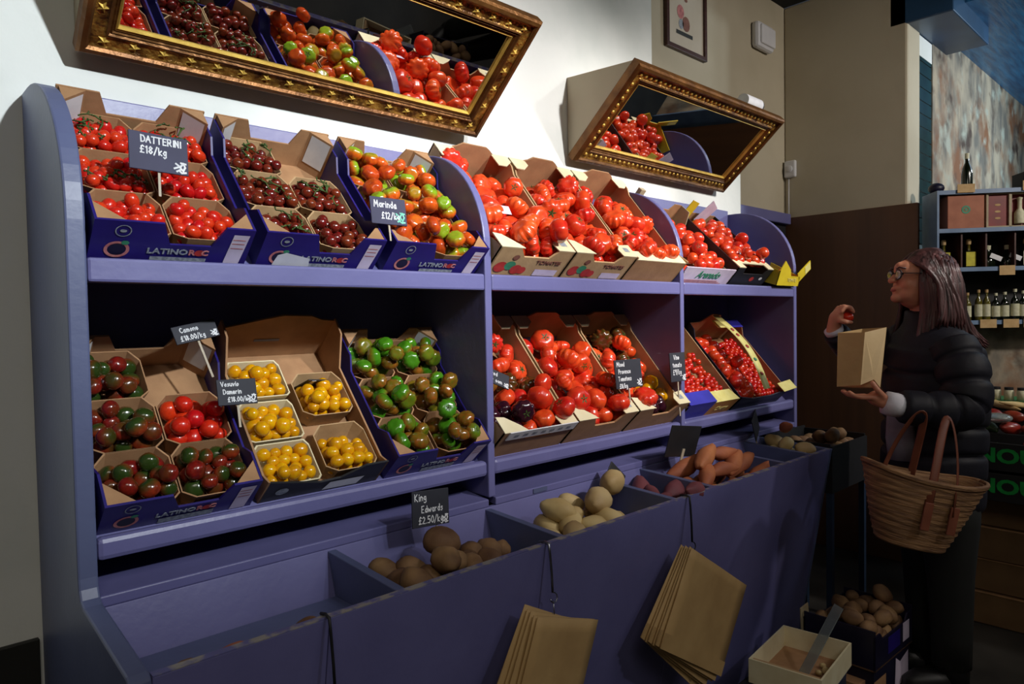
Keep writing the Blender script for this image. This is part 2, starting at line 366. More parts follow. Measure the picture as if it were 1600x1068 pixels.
# ================================================================== the produce rack
rack = empty('produce_rack', T(1.8, 1.5, 0), 'long purple painted greengrocer rack with two sloping shelves and potato bins', 'display rack')
RK = T(-1.8, -1.5, 0)
def part(mb, name, m, bevel=.003, smooth=False, parent=rack, M=RK):
    return mb.build(name, m, parent, smooth=smooth, bevel=bevel, M=M)
def arc_top(y_front=1.5, y_back=1.86, z0=1.60, z1=1.912, n=14):
    cx = 1.80; pts = []
    for i in range(n+1):
        t = (PI/2)*i/n
        pts.append((cx-(cx-y_front)*math.cos(t), z0+(z1-z0)*math.sin(t)))
    return pts
end_prof = [(1.86, 0), (1.86, 1.912)] + arc_top()[::-1] + [(1.5, .93), (1.497, .91), (1.488, .893), (1.47, .885), (1.205, .853), (1.19, .846), (1.188, .83), (1.335, 0)]
mid_prof = [(1.855, .90), (1.855, 1.912)] + arc_top()[::-1] + [(1.5, .892)]
right_prof = [(1.86, .0), (1.86, 1.912)] + arc_top()[::-1] + [(1.5, 0)]
part(MB().prism(end_prof, .300, .334), 'side_panel', M_['paintdark'], .004)
part(MB().prism(right_prof, 3.270, 3.298), 'side_panel', M_['paint'], .004)
part(MB().prism(mid_prof, 1.322, 1.348), 'divider', M_['paint'], .004)
part(MB().prism(mid_prof, 2.310, 2.335), 'divider', M_['paint'], .004)
part(MB().box((.334, 1.84, .9), (3.27, 1.858, 1.93)), 'back_board', M_['paint'])
bays = [(.334, 1.322), (1.348, 2.310), (2.335, 3.270)]
UP_A = [47, 47, 42]; LO_A = [48, 46, 46]
for i, (x0, x1) in enumerate(bays):
    part(MB().box((x0, 1.5, 1.484), (x1, 1.53, 1.531)), 'upper_nosing', M_['paint'], .006)
    part(MB().box((x0, 1.502, .954), (x1, 1.532, .998)), 'lower_nosing', M_['paint'], .010)
    for z, a, nm in ((1.512, UP_A[i], 'upper_shelf'), (.98, LO_A[i], 'lower_shelf')):
        Ls = (1.84-1.532)/math.cos(math.radians(a))
        part(MB().box((x0, 0, -.016), (x1, Ls, 0), T(0, 1.532, z) @ R('X', a)), nm, M_['paint'], 0)
    # ledge that closes the back of the bins
    part(MB().prism([(1.5, .866), (1.5, .888), (1.84, .926), (1.84, .90)], x0, x1), 'ledge', M_['paint'], .003)
# bins
XE = 2.92
front_prof = [(1.19, .846), (1.206, .846), (1.351, .0), (1.335, .0)]
seams = [.334, .645, 1.232, 1.86, XE]
for a, b in zip(seams[:-1], seams[1:]):
    part(MB().prism(front_prof, a+.0008, b-.0008), 'bin_front', M_['paint'], .002)
    part(MB().box((a+.001, 1.1895, .8462), (b-.001, 1.2065, .8482)), 'worn_edge', M_['worn'], 0)
bin_back = [(1.5, .866), (1.515, .866), (1.37, .40), (1.355, .40)]
part(MB().prism(bin_back, .334, XE), 'bin_back', M_['paint'], .002)
part(MB().box((.334, 1.275, .42), (XE, 1.375, .435)), 'bin_floor', M_['paint'], 0)
bdivs = [.81, 1.305, 1.815, 2.035, 2.545, 2.77]
dprof = [(1.206, .844), (1.5, .862), (1.362, .436), (1.277, .436)]
for x in bdivs:
    part(MB().prism(dprof, x, x+.022), 'bin_divider', M_['paintdark'], .002)
part(MB().prism([(1.19, .846), (1.515, .862), (1.515, .0), (1.335, .0)], XE, XE+.022), 'bin_end', M_['paintdark'], .003)
# a narrow ticket block fixed on the ledge
part(MB().box((1.50, 1.497, .872), (1.56, 1.503, .885)), 'ticket_holder', M_['paintdark'], 0)

# ================================================================== mirrors in gilt frames, tilted on wedge boxes
star_mb = MB()
_v = [(0, 0, .008)]
for k in range(10):
    rr = .015 if k % 2 == 0 else .007
    _v.append((rr*math.cos(2*PI*k/10), rr*math.sin(2*PI*k/10), 0))
star_mb.add(_v, [(0, 1+k, 1+(k+1) % 10) for k in range(10)] + [tuple(range(10, 0, -1))])
star_me = star_mb.mesh('star_stud', M_['goldbright'])
bead_me = MB().ell((0, 0, 0), (.008, .008, .005), 8, 6).mesh('bead', M_['goldbright'], True)
def frame_band(mb, W, H, prof):
    """closed mitred moulding; prof = (inset from the outer edge, height)"""
    rings = []
    for (ins, h) in prof:
        rings.append([(ins, ins, h), (W-ins, ins, h), (W-ins, H-ins, h), (ins, H-ins, h)])
    for a, b in zip(rings, rings[1:] + rings[:1]):
        n = len(mb.v); mb.v += a + b
        for k in range(4):
            j = (k+1) % 4; mb.f.append((n+k, n+j, n+4+j, n+4+k))
def make_mirror(x0, x1, zb, yb, zt, yt, label, studs, cheek):
    W_ = x1-x0; up = Vector((0, yt-yb, zt-zb)); H_ = up.length; up.normalize()
    nrm = Vector((1, 0, 0)).cross(up)     # faces out and down
    Mx = Matrix(((1, 0, 0, x0), (0, up.y, nrm.y, yb), (0, up.z, nrm.z, zb), (0, 0, 0, 1)))
    t = empty('wall_mirror', Mx, label, 'mirror')
    fw = .078
    m = MB(); frame_band(m, W_, H_, [(0, -.02), (0, .012), (.006, .020), (.016, .022), (.022, .016), (.022, -.02)]); m.build('outer_moulding', M_['bronze'], t)
    m = MB(); frame_band(m, W_, H_, [(.022, -.015), (.022, .012), (.028, .010), (.048, .010), (.052, .013), (.052, -.015)]); m.build('ornament_band', M_['gold'], t)
    m = MB(); frame_band(m, W_, H_, [(.052, -.015), (.052, .014), (.056, .016), (.060, .010), (.063, .013), (.066, .007), (.069, .010), (.070, -.015)]); m.build('reeded_moulding', M_['bronze'], t)
    m = MB(); frame_band(m, W_, H_, [(.070, -.012), (.070, .006), (.074, .009), (fw, .001), (fw, -.012)]); m.build('inner_fillet', M_['goldbright'], t)
    MB().box((fw-.004, fw-.004, -.012), (W_-fw+.004, H_-fw+.004, -.002)).build('glass', M_['mirror'], t)
    MB().box((.004, .004, -.024), (W_-.004, H_-.004, -.0135)).build('backing', M_['darkwood'], t)
    n = int((W_-.1)/studs)
    for i in range(n+1):
        x = .05 + i*(W_-.1)/n
        for y in (.038, H_-.038):
            inst('star_stud' if cheek else 'bead', star_me if cheek else bead_me, T(x, y, .0095), t)
    n2 = max(2, int((H_-.1)/studs))
    for i in range(1, n2):
        y = .05 + i*(H_-.1)/n2
        for x in (.038, W_-.038):
            inst('star_stud' if cheek else 'bead', star_me if cheek else bead_me, T(x, y, .0095), t)
    # wedge cheeks and lid between frame and wall, in world axes
    inv = Mx.inverted()
    bk = [(1.858, zb+.02), (yb+.004, zb+.02), (yt+.012, zt+.0), (1.858, zt+.02)]
    MB().prism(bk, x0+.012, x0+.03).build('wedge_cheek', M_['cream'], t, M=inv)
    MB().prism(bk, x1-.03, x1-.012).build('wedge_cheek', M_['cream'], t, M=inv)
    MB().prism([(1.858, zt+.02), (1.858, zt+.032), (yt+.012, zt+.012), (yt+.012, zt)], x0+.012, x1-.012).build('wedge_lid', M_['cream'], t, M=inv)
    return t
make_mirror(.394, 1.565, 2.022, 1.815, 2.305, 1.497, 'large gilt framed mirror tilted above the purple tomato crates', .062, True)
make_mirror(2.072, 3.194, 2.022, 1.835, 2.308, 1.512, 'narrower looking gilt framed mirror tilted beneath the framed picture', .03, False)

# ================================================================== fruit and tuber shapes (unit size, scaled per object)
def fruit_mesh(name, m, ribs=0, amp=0., flat=.85, dent=.12, seed=0, nu=26, nv=13, tall=1.0, wob=.03):
    rg = []; off = Vector((seed*3.1, seed*1.7, 0))
    for i in range(nv+1):
        t = PI*i/nv; t = min(max(t, .03), PI-.03)
        ring = []
        for k in range(nu):
            p = 2*PI*k/nu
            rr = math.sin(t)**.86
            a = 1 + amp*(abs(math.cos(ribs*p/2 + seed))*1.6-1)*math.sin(t)**.6 if ribs else 1
            z = flat*math.cos(t)*tall - dent*math.exp(-(t/.42)**2) + dent*.4*math.exp(-((PI-t)/.35)**2)
            d = noise.noise(Vector((rr*math.cos(p), rr*math.sin(p), math.cos(t)))*1.1 + off)*wob*2
            ring.append((rr*a*math.cos(p)*(1+d), rr*a*math.sin(p)*(1+d), z*(1+d)))
        rg.append(ring)
    rg.reverse()
    return MB().rings(rg).mesh(name, m, True)
def calyx_mesh():
    mb = MB()
    for k in range(5):
        a = 2*PI*k/5
        c, s = math.cos(a), math.sin(a)
        P = lambda r, w, z: (r*c - w*s, r*s + w*c, z)
        mb.add([P(.02, -.05, .0), P(.02, .05, .0), P(.2, .07, .035), P(.2, -.07, .035), P(.42, 0, .05), P(.2, 0, .06)],
               [(0, 1, 2, 5), (0, 5, 3), (2, 4, 5), (5, 4, 3)])
    mb.tube([(0, 0, -.02), (.01, 0, .08), (.04, .02, .17)], [.045, .035, .04], 6)
    return mb.mesh('calyx', M_['stem'], True)
CALYX = calyx_mesh()
F = {}
def kind(key, meshes, rlo, rhi, top=.75): F[key] = (meshes, rlo, rhi, top)
kind('cherry', [fruit_mesh('tomato', M_['tom_red'], 0, 0, .95, .06, s, 14, 8, 1.0) for s in range(2)], .0125, .015, .86)
kind('plum', [fruit_mesh('tomato', M_['tom_red'], 0, 0, 1.0, .05, s+3, 14, 8, 1.25) for s in range(2)], .0125, .0145, 1.2)
kind('brown', [fruit_mesh('tomato', M_['tom_brown'], 0, 0, .95, .06, s, 14, 8, 1.05) for s in range(2)], .0120, .0150, .9)
kind('camone', [fruit_mesh('tomato', M_['tom_camone'], 0, 0, .9, .08, s, 20, 10) for s in range(2)], .0165, .0225, .8)
kind('redplum', [fruit_mesh('tomato', M_['tom_red'], 0, 0, 1., .06, s+8, 18, 9, 1.15) for s in range(2)], .017, .021, 1.05)
kind('marinda', [fruit_mesh('tomato', M_['tom_mar'], 9, .10, .78, .16, s) for s in range(3)], .021, .028, .62)
kind('greenrib', [fruit_mesh('tomato', M_['tom_green'], 10, .11, .78, .16, s) for s in range(3)], .021, .028, .62)
kind('yellow', [fruit_mesh('tomato', M_['tom_yel'], 0, 0, .95, .06, s, 16, 9, 1.12) for s in range(2)], .0135, .0185, 1.0)
kind('beef', [fruit_mesh('tomato', M_['tom_beef'], 11, .11, .74, .2, s, 44) for s in range(4)], .031, .043, .56)
kind('beefsmooth', [fruit_mesh('tomato', M_['tom_pink'], 7, .05, .82, .16, s, 36) for s in range(3)], .032, .043, .66)
kind('yellowbeef', [fruit_mesh('tomato', M_['tom_yel'], 8, .05, .82, .14, s) for s in range(2)], .030, .036, .66)
kind('choc', [fruit_mesh('tomato', M_['tom_choc'], 11, .12, .72, .2, s, 44) for s in range(2)], .036, .043, .54)
kind('black', [fruit_mesh('tomato', M_['tom_black'], 9, .09, .78, .18, s, 36) for s in range(2)], .034, .04, .6)
kind('green', [fruit_mesh('tomato', M_['tom_green'], 8, .08, .8, .16, 5, 36)], .028, .034, .64)
kind('vine', [fruit_mesh('tomato', M_['tom_pink'], 0, 0, .9, .1, s, 22, 11) for s in range(2)], .024, .030, .78)

def pack(n, w, l, radii, seed, it=220, z0=0.):
    rg = np.random.RandomState(seed); r = np.array(radii[:n]); P = np.zeros((n, 3))
    P[:, 0] = rg.uniform(0, w, n); P[:, 1] = rg.uniform(0, l, n); P[:, 2] = rg.uniform(.5, 1, n)*r.mean()*2*(1+n*np.mean(r)**2*4/(w*l)*1.3)
    for k in range(it):
        P[:, 2] -= .0016 if k < it-40 else .0004
        P[:, 1] -= .0002
        for _ in range(2):
            D = P[:, None, :]-P[None]; d = np.sqrt((D**2).sum(2))+1e-9
            ov = np.maximum((r[:, None]+r[None])-d, 0); np.fill_diagonal(ov, 0)
            P += (D/d[:, :, None]*(ov*.32)[:, :, None]).sum(1)
            P[:, 0] = np.clip(P[:, 0], r, np.maximum(w-r, r)); P[:, 1] = np.clip(P[:, 1], r, np.maximum(l-r, r)); P[:, 2] = np.maximum(P[:, 2], z0+r*.8)
    return P
NAMES = dict(cherry='cherry_tomato', plum='plum_tomato', redplum='plum_tomato', brown='brown_tomato', camone='dark_tomato', marinda='ribbed_tomato', greenrib='green_tomato', green='green_tomato', yellow='yellow_tomato', yellowbeef='yellow_tomato', beef='beef_tomato', beefsmooth='smooth_tomato', choc='brown_tomato', black='black_tomato', vine='vine_tomato')
_seed = [100]
def fill(FM, x0, y0, z0, w, l, n, key, label, group, calyx=0., chooser=None, upright=None, cat='tomato'):
    """heap n fruit in the box (x0,y0,z0)+(w,l) of frame FM; chooser(u, v, i) may change the kind"""
    _seed[0] += 1; sd = _seed[0]; rr = random.Random(sd)
    ms, lo, hi, top = F[key]
    rad = [rr.uniform(lo, hi) for _ in range(n)]
    P = pack(n, w, l, [r*.93 for r in rad], sd)
    for i in range(n):
        k = key; lb = label; gp = group
        if chooser:
            c = chooser(P[i, 0]/w, P[i, 1]/l, i)
            if c: k, lb, gp = c
        ms, lo, hi, top = F[k]
        r = rad[i] if k == key else rr.uniform(lo, hi)
        rot = Euler((rr.uniform(-1, 1)*(1.1 if upright is None else upright), rr.uniform(-1, 1)*(1.1 if upright is None else upright), rr.uniform(0, 6.28))).to_matrix().to_4x4()
        o = inst(NAMES[k], ms[i % len(ms)], FM @ T(x0+P[i, 0], y0+P[i, 1], z0+P[i, 2]) @ rot @ S(r))
        tag(o, lb, NAMES[k].replace('_', ' '), gp)
        if rr.random() < calyx: inst('calyx', CALYX, T(0, 0, top), o)

# ------------------------------------------------------------------ punnets
def punnet_mesh(w, l, h, fl=.010, ch=.022, t=.0025, m=None, name='punnet'):
    def ring(x0, y0, x1, y1, c, z, zc):
        return [(x0+c, y0, z), (x1-c, y0, z), (x1, y0+c, zc), (x1, y1-c, zc), (x1-c, y1, z), (x0+c, y1, z), (x0, y1-c, zc), (x0, y0+c, zc)]
    hs = h*.86
    rg = [ring(fl, fl, w-fl, l-fl, ch*.7, 0, 0), ring(0, 0, w, l, ch, h, hs), ring(t, t, w-t, l-t, ch, h, hs), ring(fl+t, fl+t, w-fl-t, l-fl-t, ch*.7, t, t)]
    return MB().rings(rg).mesh(name, m or M_['card'])
PUN = punnet_mesh(.143, .136, .058)
PUN2 = punnet_mesh(.143, .136, .058, m=M_['card2'])
PUNW = punnet_mesh(.142, .115, .045, .006, .012, .003, M_['cream_card'])
ROWS = ['front', 'middle', 'back']; COLS = ['left', 'right']
def vine_stems(FM, x0, y0, z0, w, l, seed, label):
    rr = random.Random(seed); mb = MB()
    for k in range(7):
        x, y = rr.uniform(.1, .9)*w, rr.uniform(.1, .9)*l; a = rr.uniform(0, 6.28); L = rr.uniform(.03, .05)
        p = [Vector((x + L*q*math.cos(a+q*.5), y + L*q*math.sin(a+q*.5), .002+.006*math.sin(q*PI))) for q in (0, .33, .66, 1)]
        for v in p: v.x = min(max(v.x, .006), w-.006); v.y = min(max(v.y, .006), l-.006)
        mb.tube(p, [.0018, .0022, .0018, .0012], 5)
        for q in p[1:]:
            mb.tube([q, q+Vector((rr.uniform(-.01, .01), rr.uniform(-.01, .01), .004))], [.0012, .0022], 5)
    o = mb.build('tomato_vine', M_['stem'], None, True, M=FM @ T(x0, y0, z0)); tag(o, label, 'vine stems')

# ------------------------------------------------------------------ crate families
def u_wall(W_, H_, low, a, b, sl=.02):
    return [(0, 0), (W_, 0), (W_, H_), (W_*b, H_), (W_*b-sl, low), (W_*a+sl, low), (W_*a, H_), (0, H_)]
def disc(mb, cx, cz, r0, r1, y, n=24, ex=1.0):
    o = [(cx+r1*ex*math.cos(2*PI*k/n), y, cz+r1*math.sin(2*PI*k/n)) for k in range(n)]
    if r0 <= 0: mb.add(o, [tuple(range(n))])
    else:
        i = [(cx+r0*ex*math.cos(2*PI*k/n), y, cz+r0*math.sin(2*PI*k/n)) for k in range(n)]
        mb.add(o+i, [(k, (k+1) % n, n+(k+1) % n, n+k) for k in range(n)])
def quad(mb, x0, z0, x1, z1, y, skew=0.):
    mb.add([(x0, y, z0), (x1, y, z0), (x1+skew, y, z1), (x0+skew, y, z1)], [(0, 1, 2, 3)])
FT = R('X', 90)
def indigo_crate(FM, label, W_=.305, L_=.418, H_=.105, outer='indigo', posts=True, prints=True, torn=False, rear=.014, name='tomato_crate'):
    t = empty(name, FM, label, 'crate')
    th = .005; om = M_[outer]
    MB().box((th, th, 0), (W_-th, L_-th, .005)).build('base', M_['card'], t)
    for x in (0, W_-th):
        sw = [(th, 0), (L_-th, 0), (L_-th, H_), (L_*.80, H_), (L_*.72, H_*.72), (L_*.26, H_*.72), (L_*.18, H_), (th, H_)]
        MB().prism(sw, x, x+th).build('side_wall', om, t)
    MB().prism(u_wall(W_, H_, H_*.50, .40, .80), 0, th, 'y').build('front_wall', om, t)
    MB().prism(u_wall(W_, H_+rear, H_*.66, .27, .74), L_-th, L_, 'y').build('back_wall', M_['card'], t)
    if posts:
        for sx in (0, 1):
            for sy in (0, 1):
                hh = H_+(rear if sy else 0)
                p = [(0, 0), (.05, 0), (0, .05)]
                p = [(th+a if sx == 0 else W_-th-a, th+b if sy == 0 else L_-th-b) for a, b in p]
                mb = MB(); n0 = p
                vs = [(a, b, .005) for a, b in p] + [(a, b, hh-.001) for a, b in p]
                mb.add(vs, [(1, 2, 5, 4), (0, 1, 4, 3), (2, 0, 3, 5), (3, 4, 5)])
                pp = mb.build('corner_post', M_['card'], t)
                if sy:
                    e = .0015; d = Vector((1 if sx == 0 else -1, -1, 0)).normalized()*e
                    A = Vector((*p[1], 0))+d; B = Vector((*p[2], 0))+d
                    A2, B2 = A.lerp(B, .12), A.lerp(B, .9)
                    MB().add([(A2.x, A2.y, .03), (B2.x, B2.y, .03), (B2.x, B2.y, hh-.006), (A2.x, A2.y, hh-.006)], [(0, 1, 2, 3)]).build('white_label', M_['white'], pp)
    if prints:
        fw = [c for c in COL.objects if c.parent == t and c.name.startswith('front_wall')][0]
        y = -.0012
        mb = MB(); disc(mb, W_*.17, H_*.78, .0125, .0145, y); disc(mb, W_*.17, H_*.78, 0, .004, y, 8, 1.6); mb.build('round_logo', M_['greyprint'], fw)
        mb = MB(); disc(mb, W_*.155, H_*.33, .015, .0205, y, 24, 1.1); mb.build('tomato_ring_print', M_['pinkprint'], fw)
        mb = MB(); disc(mb, W_*.155, H_*.33, 0, .014, y, 20, 1.1); mb.build('aubergine_print', M_['navy'], fw)
        mb = MB(); disc(mb, W_*.195, H_*.5, 0, .006, y-.0003, 6, 1.3); mb.build('leaf_print', M_['greenprint'], fw)
        inst('lettering', text_mesh('LATINO', .019, M_['greyprint'], bold=.0006, sx=1.15), T(W_*.46, y, H_*.33) @ FT, fw)
        inst('lettering', text_mesh('R  C', .019, M_['pinkprint'], bold=.0006, sx=1.15), T(W_*.66, y, H_*.33) @ FT, fw)
        mb = MB(); disc(mb, W_*.665, H_*.335, 0, .0085, y-.0003, 16, 1.2); mb.build('red_tomato_print', M_['redprint'], fw)
        mb = MB(); quad(mb, W_*.36, H_*.02, W_*.72, H_*.2, y); mb.build('address_strip', M_['greyprint'], fw)
        mb = MB(); quad(mb, W_*.84, H_*.03, W_*.95, H_*.86, y, .006); lb = mb.build('lilac_label', M_['lilac'], fw)
        mb = MB()
        for q in (.5, .62, .72): quad(mb, W_*.862, H_*q, W_*.95, H_*(q+.02), y-.0004)
        mb.build('label_lines', M_['pinkprint'], fw)
        if torn:
            mb = MB(); mb.add([(W_*.12, y-.0006, .012), (W_*.42, y-.0006, .006), (W_*.40, y-.0006, .036), (W_*.2, y-.0006, .05), (W_*.14, y-.0006, .042)], [(0, 1, 2, 3, 4)])
            mb.build('torn_label', M_['white'], fw)
    return t
def put_punnets(FM, which, fruit, n, what, crate_desc, W_=.305, L_=.418, me=None, calyx=0., fz=.026):
    pw, pl = .143, .134
    for row in range(3):
        for col in range(2):
            if (row, col) not in which: continue
            x = .008+col*(W_-.016-pw); y = .008+row*(L_-.016-pl)/2
            o = inst('punnet', me or PUN, FM @ T(x, y, .0065)); tag(o, 'cardboard punnet at the %s %s of the %s' % (ROWS[row], COLS[col], crate_desc), 'punnet', 'punnets in the '+crate_desc)
            k = fruit[(row, col)] if isinstance(fruit, dict) else fruit
            nn = n[(row, col)] if isinstance(n, dict) else n
            w_ = what[(row, col)] if isinstance(what, dict) else what
            fill(FM, x+.010, y+.010, .0065+fz, pw-.020, pl-.020, nn, k, '%s in the %s %s punnet of the %s' % (w_, ROWS[row], COLS[col], crate_desc), '%s in the %s' % (w_, crate_desc), calyx)
ALL6 = [(r, c) for r in range(3) for c in range(2)]
def shelf_frame(level, bay, x, y=.02):
    z, a = (1.512, UP_A[bay]) if level else (.98, LO_A[bay])
    return T(0, 1.532, z) @ R('X', a) @ T(x, y, .0005)

# ---- top shelf, left bay: three indigo crates of punnets
FM = shelf_frame(1, 0, .342)
d = 'leftmost top crate'
indigo_crate(FM, 'indigo printed tomato crate at the left end of the top shelf, under the DATTERINI sign')
put_punnets(FM, ALL6, 'plum', 34, 'small red plum tomato', d)
for r_, c_ in ((2, 0), (2, 1), (1, 0)):
    vine_stems(FM, .018+c_*.147, .018+r_*.14, .070, .12, .11, 5+r_*2+c_, 'green vine stems over red tomatoes in the %s %s punnet of the %s' % (ROWS[r_], COLS[c_], d))
FM = shelf_frame(1, 0, .672)
d = 'brown tomato crate'
indigo_crate(FM, 'indigo crate with a torn white label and brown tomatoes on the top shelf', torn=True)
six5 = [p for p in ALL6 if p != (2, 1)]
put_punnets(FM, six5, 'brown', 36, 'small brownish red tomato', d, me=PUN2)
for r_, c_ in ((2, 0), (1, 0), (1, 1), (0, 0)):
    vine_stems(FM, .018+c_*.147, .018+r_*.14, .070, .12, .11, 15+r_*2+c_, 'green vine stems over brown tomatoes in the %s %s punnet of the top shelf' % (ROWS[r_], COLS[c_]))
FM = shelf_frame(1, 0, 1.006)
d = 'Marinda sign crate'
indigo_crate(FM, 'indigo crate of orange and green ribbed tomatoes under the Marinda sign', W_=.308)
put_punnets(FM, ALL6, 'marinda', 12, 'ribbed orange and green tomato', d, W_=.308, calyx=.15, fz=.022)

# ---- bottom shelf, left bay
FM = shelf_frame(0, 0, .342)
d = 'dark tomato crate'
indigo_crate(FM, 'indigo crate of dark green and red tomatoes at the left end of the bottom shelf', H_=.10)
fr = {p: 'camone' for p in ALL6}; fr[(1, 1)] = 'redplum'
nn = {p: 17 for p in ALL6}; nn[(1, 1)] = 15
wh = {p: 'dark red and green tomato' for p in ALL6}; wh[(1, 1)] = 'bright red plum tomato'
put_punnets(FM, [(0, 0), (0, 1), (1, 0), (1, 1), (2, 0)], fr, nn, wh, d, fz=.022)
FM = shelf_frame(0, 0, .664)
t = empty('tomato_crate', FM, 'black cardboard crate of yellow tomatoes in the middle of the lower left bay', 'crate')
W_, L_, H_ = .312, .43, .085
MB().box((.005, .005, 0), (W_-.005, L_-.005, .005)).build('base', M_['card'], t)
for x in (0, W_-.005):
    MB().prism([(0, 0), (L_, 0), (L_, H_+.06), (L_*.88, H_+.055), (L_*.74, H_*.8), (.03, H_*.8), (0, H_)], x, x+.005).build('side_wall', M_['card'], t)
fw = MB().prism([(0, 0), (W_, 0), (W_, H_), (W_*.80, H_), (W_*.62, H_*.55), (W_*.45, H_*.5), (W_*.02, H_*.95)], 0, .005, 'y').build('front_wall', M_['blackcard'], t)
bw = MB().prism([(0, 0), (W_, 0), (W_, H_+.055), (W_*.86, H_+.06), (W_*.75, H_+.075), (W_*.5, H_+.078), (W_*.3, H_+.06), (0, H_+.03)], L_-.005, L_, 'y').build('back_wall', M_['card'], t)
MB().box((W_*.33, L_-.0062, H_*.78), (W_*.55, L_-.0055, H_*.88)).build('hand_slot', M_['paintdark'], bw)
mb = MB(); disc(mb, W_*.15, H_*.42, 0, .013, -.0012, 20, 1.2); mb.build('round_logo', M_['greyprint'], fw)
mb = MB(); quad(mb, W_*.50, .008, W_*.80, H_*.45, -.0012, .012); mb.build('white_label', M_['white'], fw)
d = 'black crate'
for (row, col, yy, me_, nme, n_) in ((0, 0, .006, PUNW, 'white rimmed', 17), (1, 0, .128, PUNW, 'white rimmed', 18), (2, 0, .247, PUNW, 'white rimmed', 15), (0, 1, .01, PUN2, 'tan card', 22), (1, 1, .175, PUN2, 'tan card', 27)):
    x = .008 + col*.154
    o = inst('punnet', me_, FM @ T(x, yy, .0065 + (0 if row < 2 or col else .012))); tag(o, '%s punnet of yellow tomatoes at the %s %s of the black crate' % (nme, ROWS[row], COLS[col]), 'punnet', 'punnets in the black crate')
    fill(FM, x+.010, yy+.009, .030 + (0 if row < 2 or col else .012), .122, .098, n_, 'yellow', 'small yellow tomato in the %s %s punnet of the black crate' % (ROWS[row], COLS[col]), 'yellow tomatoes in the black crate')
FM = shelf_frame(0, 0, .998)
d = 'green tomato crate'
indigo_crate(FM, 'dark indigo crate of green ribbed tomatoes beside the divider on the bottom shelf', W_=.312, H_=.10)
put_punnets(FM, ALL6, 'greenrib', 13, 'green and brown ribbed tomato', d, W_=.312, calyx=.12, fz=.022)

# ------------------------------------------------------------------ brown tomato cartons
def brown_carton(FM, label, W_=.312, L_=.465, H_=.115, prints=True, front='card2', low=.72, flaps=True, strip=False, plain=False):
    t = empty('tomato_carton', FM, label, 'carton'); th = .006
    MB().box((th, th, 0), (W_-th, L_-th, .006)).build('base', M_['card'], t)
    for x in (0, W_-th):
        sw = [(0, 0), (L_, 0), (L_, H_*1.12), (L_*.90, H_*1.10), (L_*.84, H_*.98), (L_*.16, H_*.80), (L_*.10, H_*.92), (0, H_)]
        MB().prism(sw, x, x+th).build('side_wall', M_['card2'], t)
    fp = [(0, 0), (W_, 0), (W_, H_), (W_*.78, H_), (W_*.70, H_*low), (W_*.36, H_*low), (W_*.26, H_), (0, H_)]
    if plain: fp = [(0, 0), (W_, 0), (W_, H_*.9), (0, H_*.9)]
    fw = MB().prism(fp, 0, th, 'y').build('front_wall', M_[front], t)
    bw = MB().prism([(0, 0), (W_, 0), (W_, H_*1.12), (W_*.80, H_*1.12), (W_*.72, H_*1.25), (W_*.66, H_*1.32), (W_*.34, H_*1.32), (W_*.28, H_*1.2), (W_*.2, H_*1.12), (0, H_*1.12)], L_-th, L_, 'y').build('back_wall', M_['card'], t)
    if flaps:
        h = H_*(.9 if plain else 1)
        if plain:
            MB().prism([(0, 0), (W_, 0), (W_-.01, .045), (.01, .045)], h, h+.003, 'z').build('top_flap', M_['cream_card'], t)
        else:
            MB().prism([(0, 0), (W_*.30, 0), (W_*.24, .02), (W_*.1, .055), (0, .06)], h, h+.003, 'z').build('top_flap', M_['cream_card'], t)
            f2 = MB().prism([(W_, 0), (W_*.76, 0), (W_*.74, .03), (W_*.82, .055), (W_, .06)], h, h+.003, 'z').build('top_flap', M_['cream_card'], t)
            mb = MB(); mb.add([(W_*.84, .022, h+.0036), (W_*.93, .022, h+.0036), (W_*.93, .042, h+.0036), (W_*.84, .042, h+.0036)], [(0, 1, 2, 3)]); mb.build('stamp', M_['greyprint'], f2)
        hb = H_*1.12
        for a, b in ((0, .24), (.76, 1)):
            MB().prism([(W_*a, L_), (W_*b, L_), (W_*b, L_-.03), (W_*(a+b)/2, L_-.06), (W_*a, L_-.06)], hb, hb+.003, 'z').build('top_flap', M_['cream_card'], t)
    if prints:
        y = -.0013
        for cx, cz, r, mm in ((.13, .36, .020, 'redprint'), (.24, .42, .017, 'greenprint'), (.34, .30, .018, 'redprint'), (.26, .70, .010, 'brownprint'), (.42, .28, .014, 'redprint')):
            mb = MB(); disc(mb, W_*cx, H_*cz, 0, r, y-.0002*cx, 16, 1.25); mb.build('tomato_print', M_[mm], fw)
        inst('lettering', text_mesh('TOMATES', .020, M_['brownprint'], bold=.0005, sx=1.2), T(W_*.73, y, H_*.58) @ FT, fw)
        mb = MB(); quad(mb, W_*.6, H_*.12, W_*.92, H_*.34, y); mb.build('white_label', M_['lilac'], fw)
    if strip:
        mb = MB(); mb.box((W_*.06, -.004, H_*.74), (W_*1.0, -.0008, H_*1.04)); s_ = mb.build('white_strip', M_['white'], fw)
        mb = MB()
        for k in range(7): quad(mb, W_*(.14+.12*k), H_*.84, W_*(.20+.12*k), H_*.93, -.0046)
        mb.build('strip_print', M_['greyprint'], s_)
    return t
bx = [1.354, 1.674, 1.994]
names = ['brown carton of ribbed red tomatoes next to the left divider of the top shelf', 'brown carton of ribbed red tomatoes between two others on the top shelf', 'brown carton with a plain cream front edge full of ribbed red tomatoes']
who = ['left', 'middle', 'right']
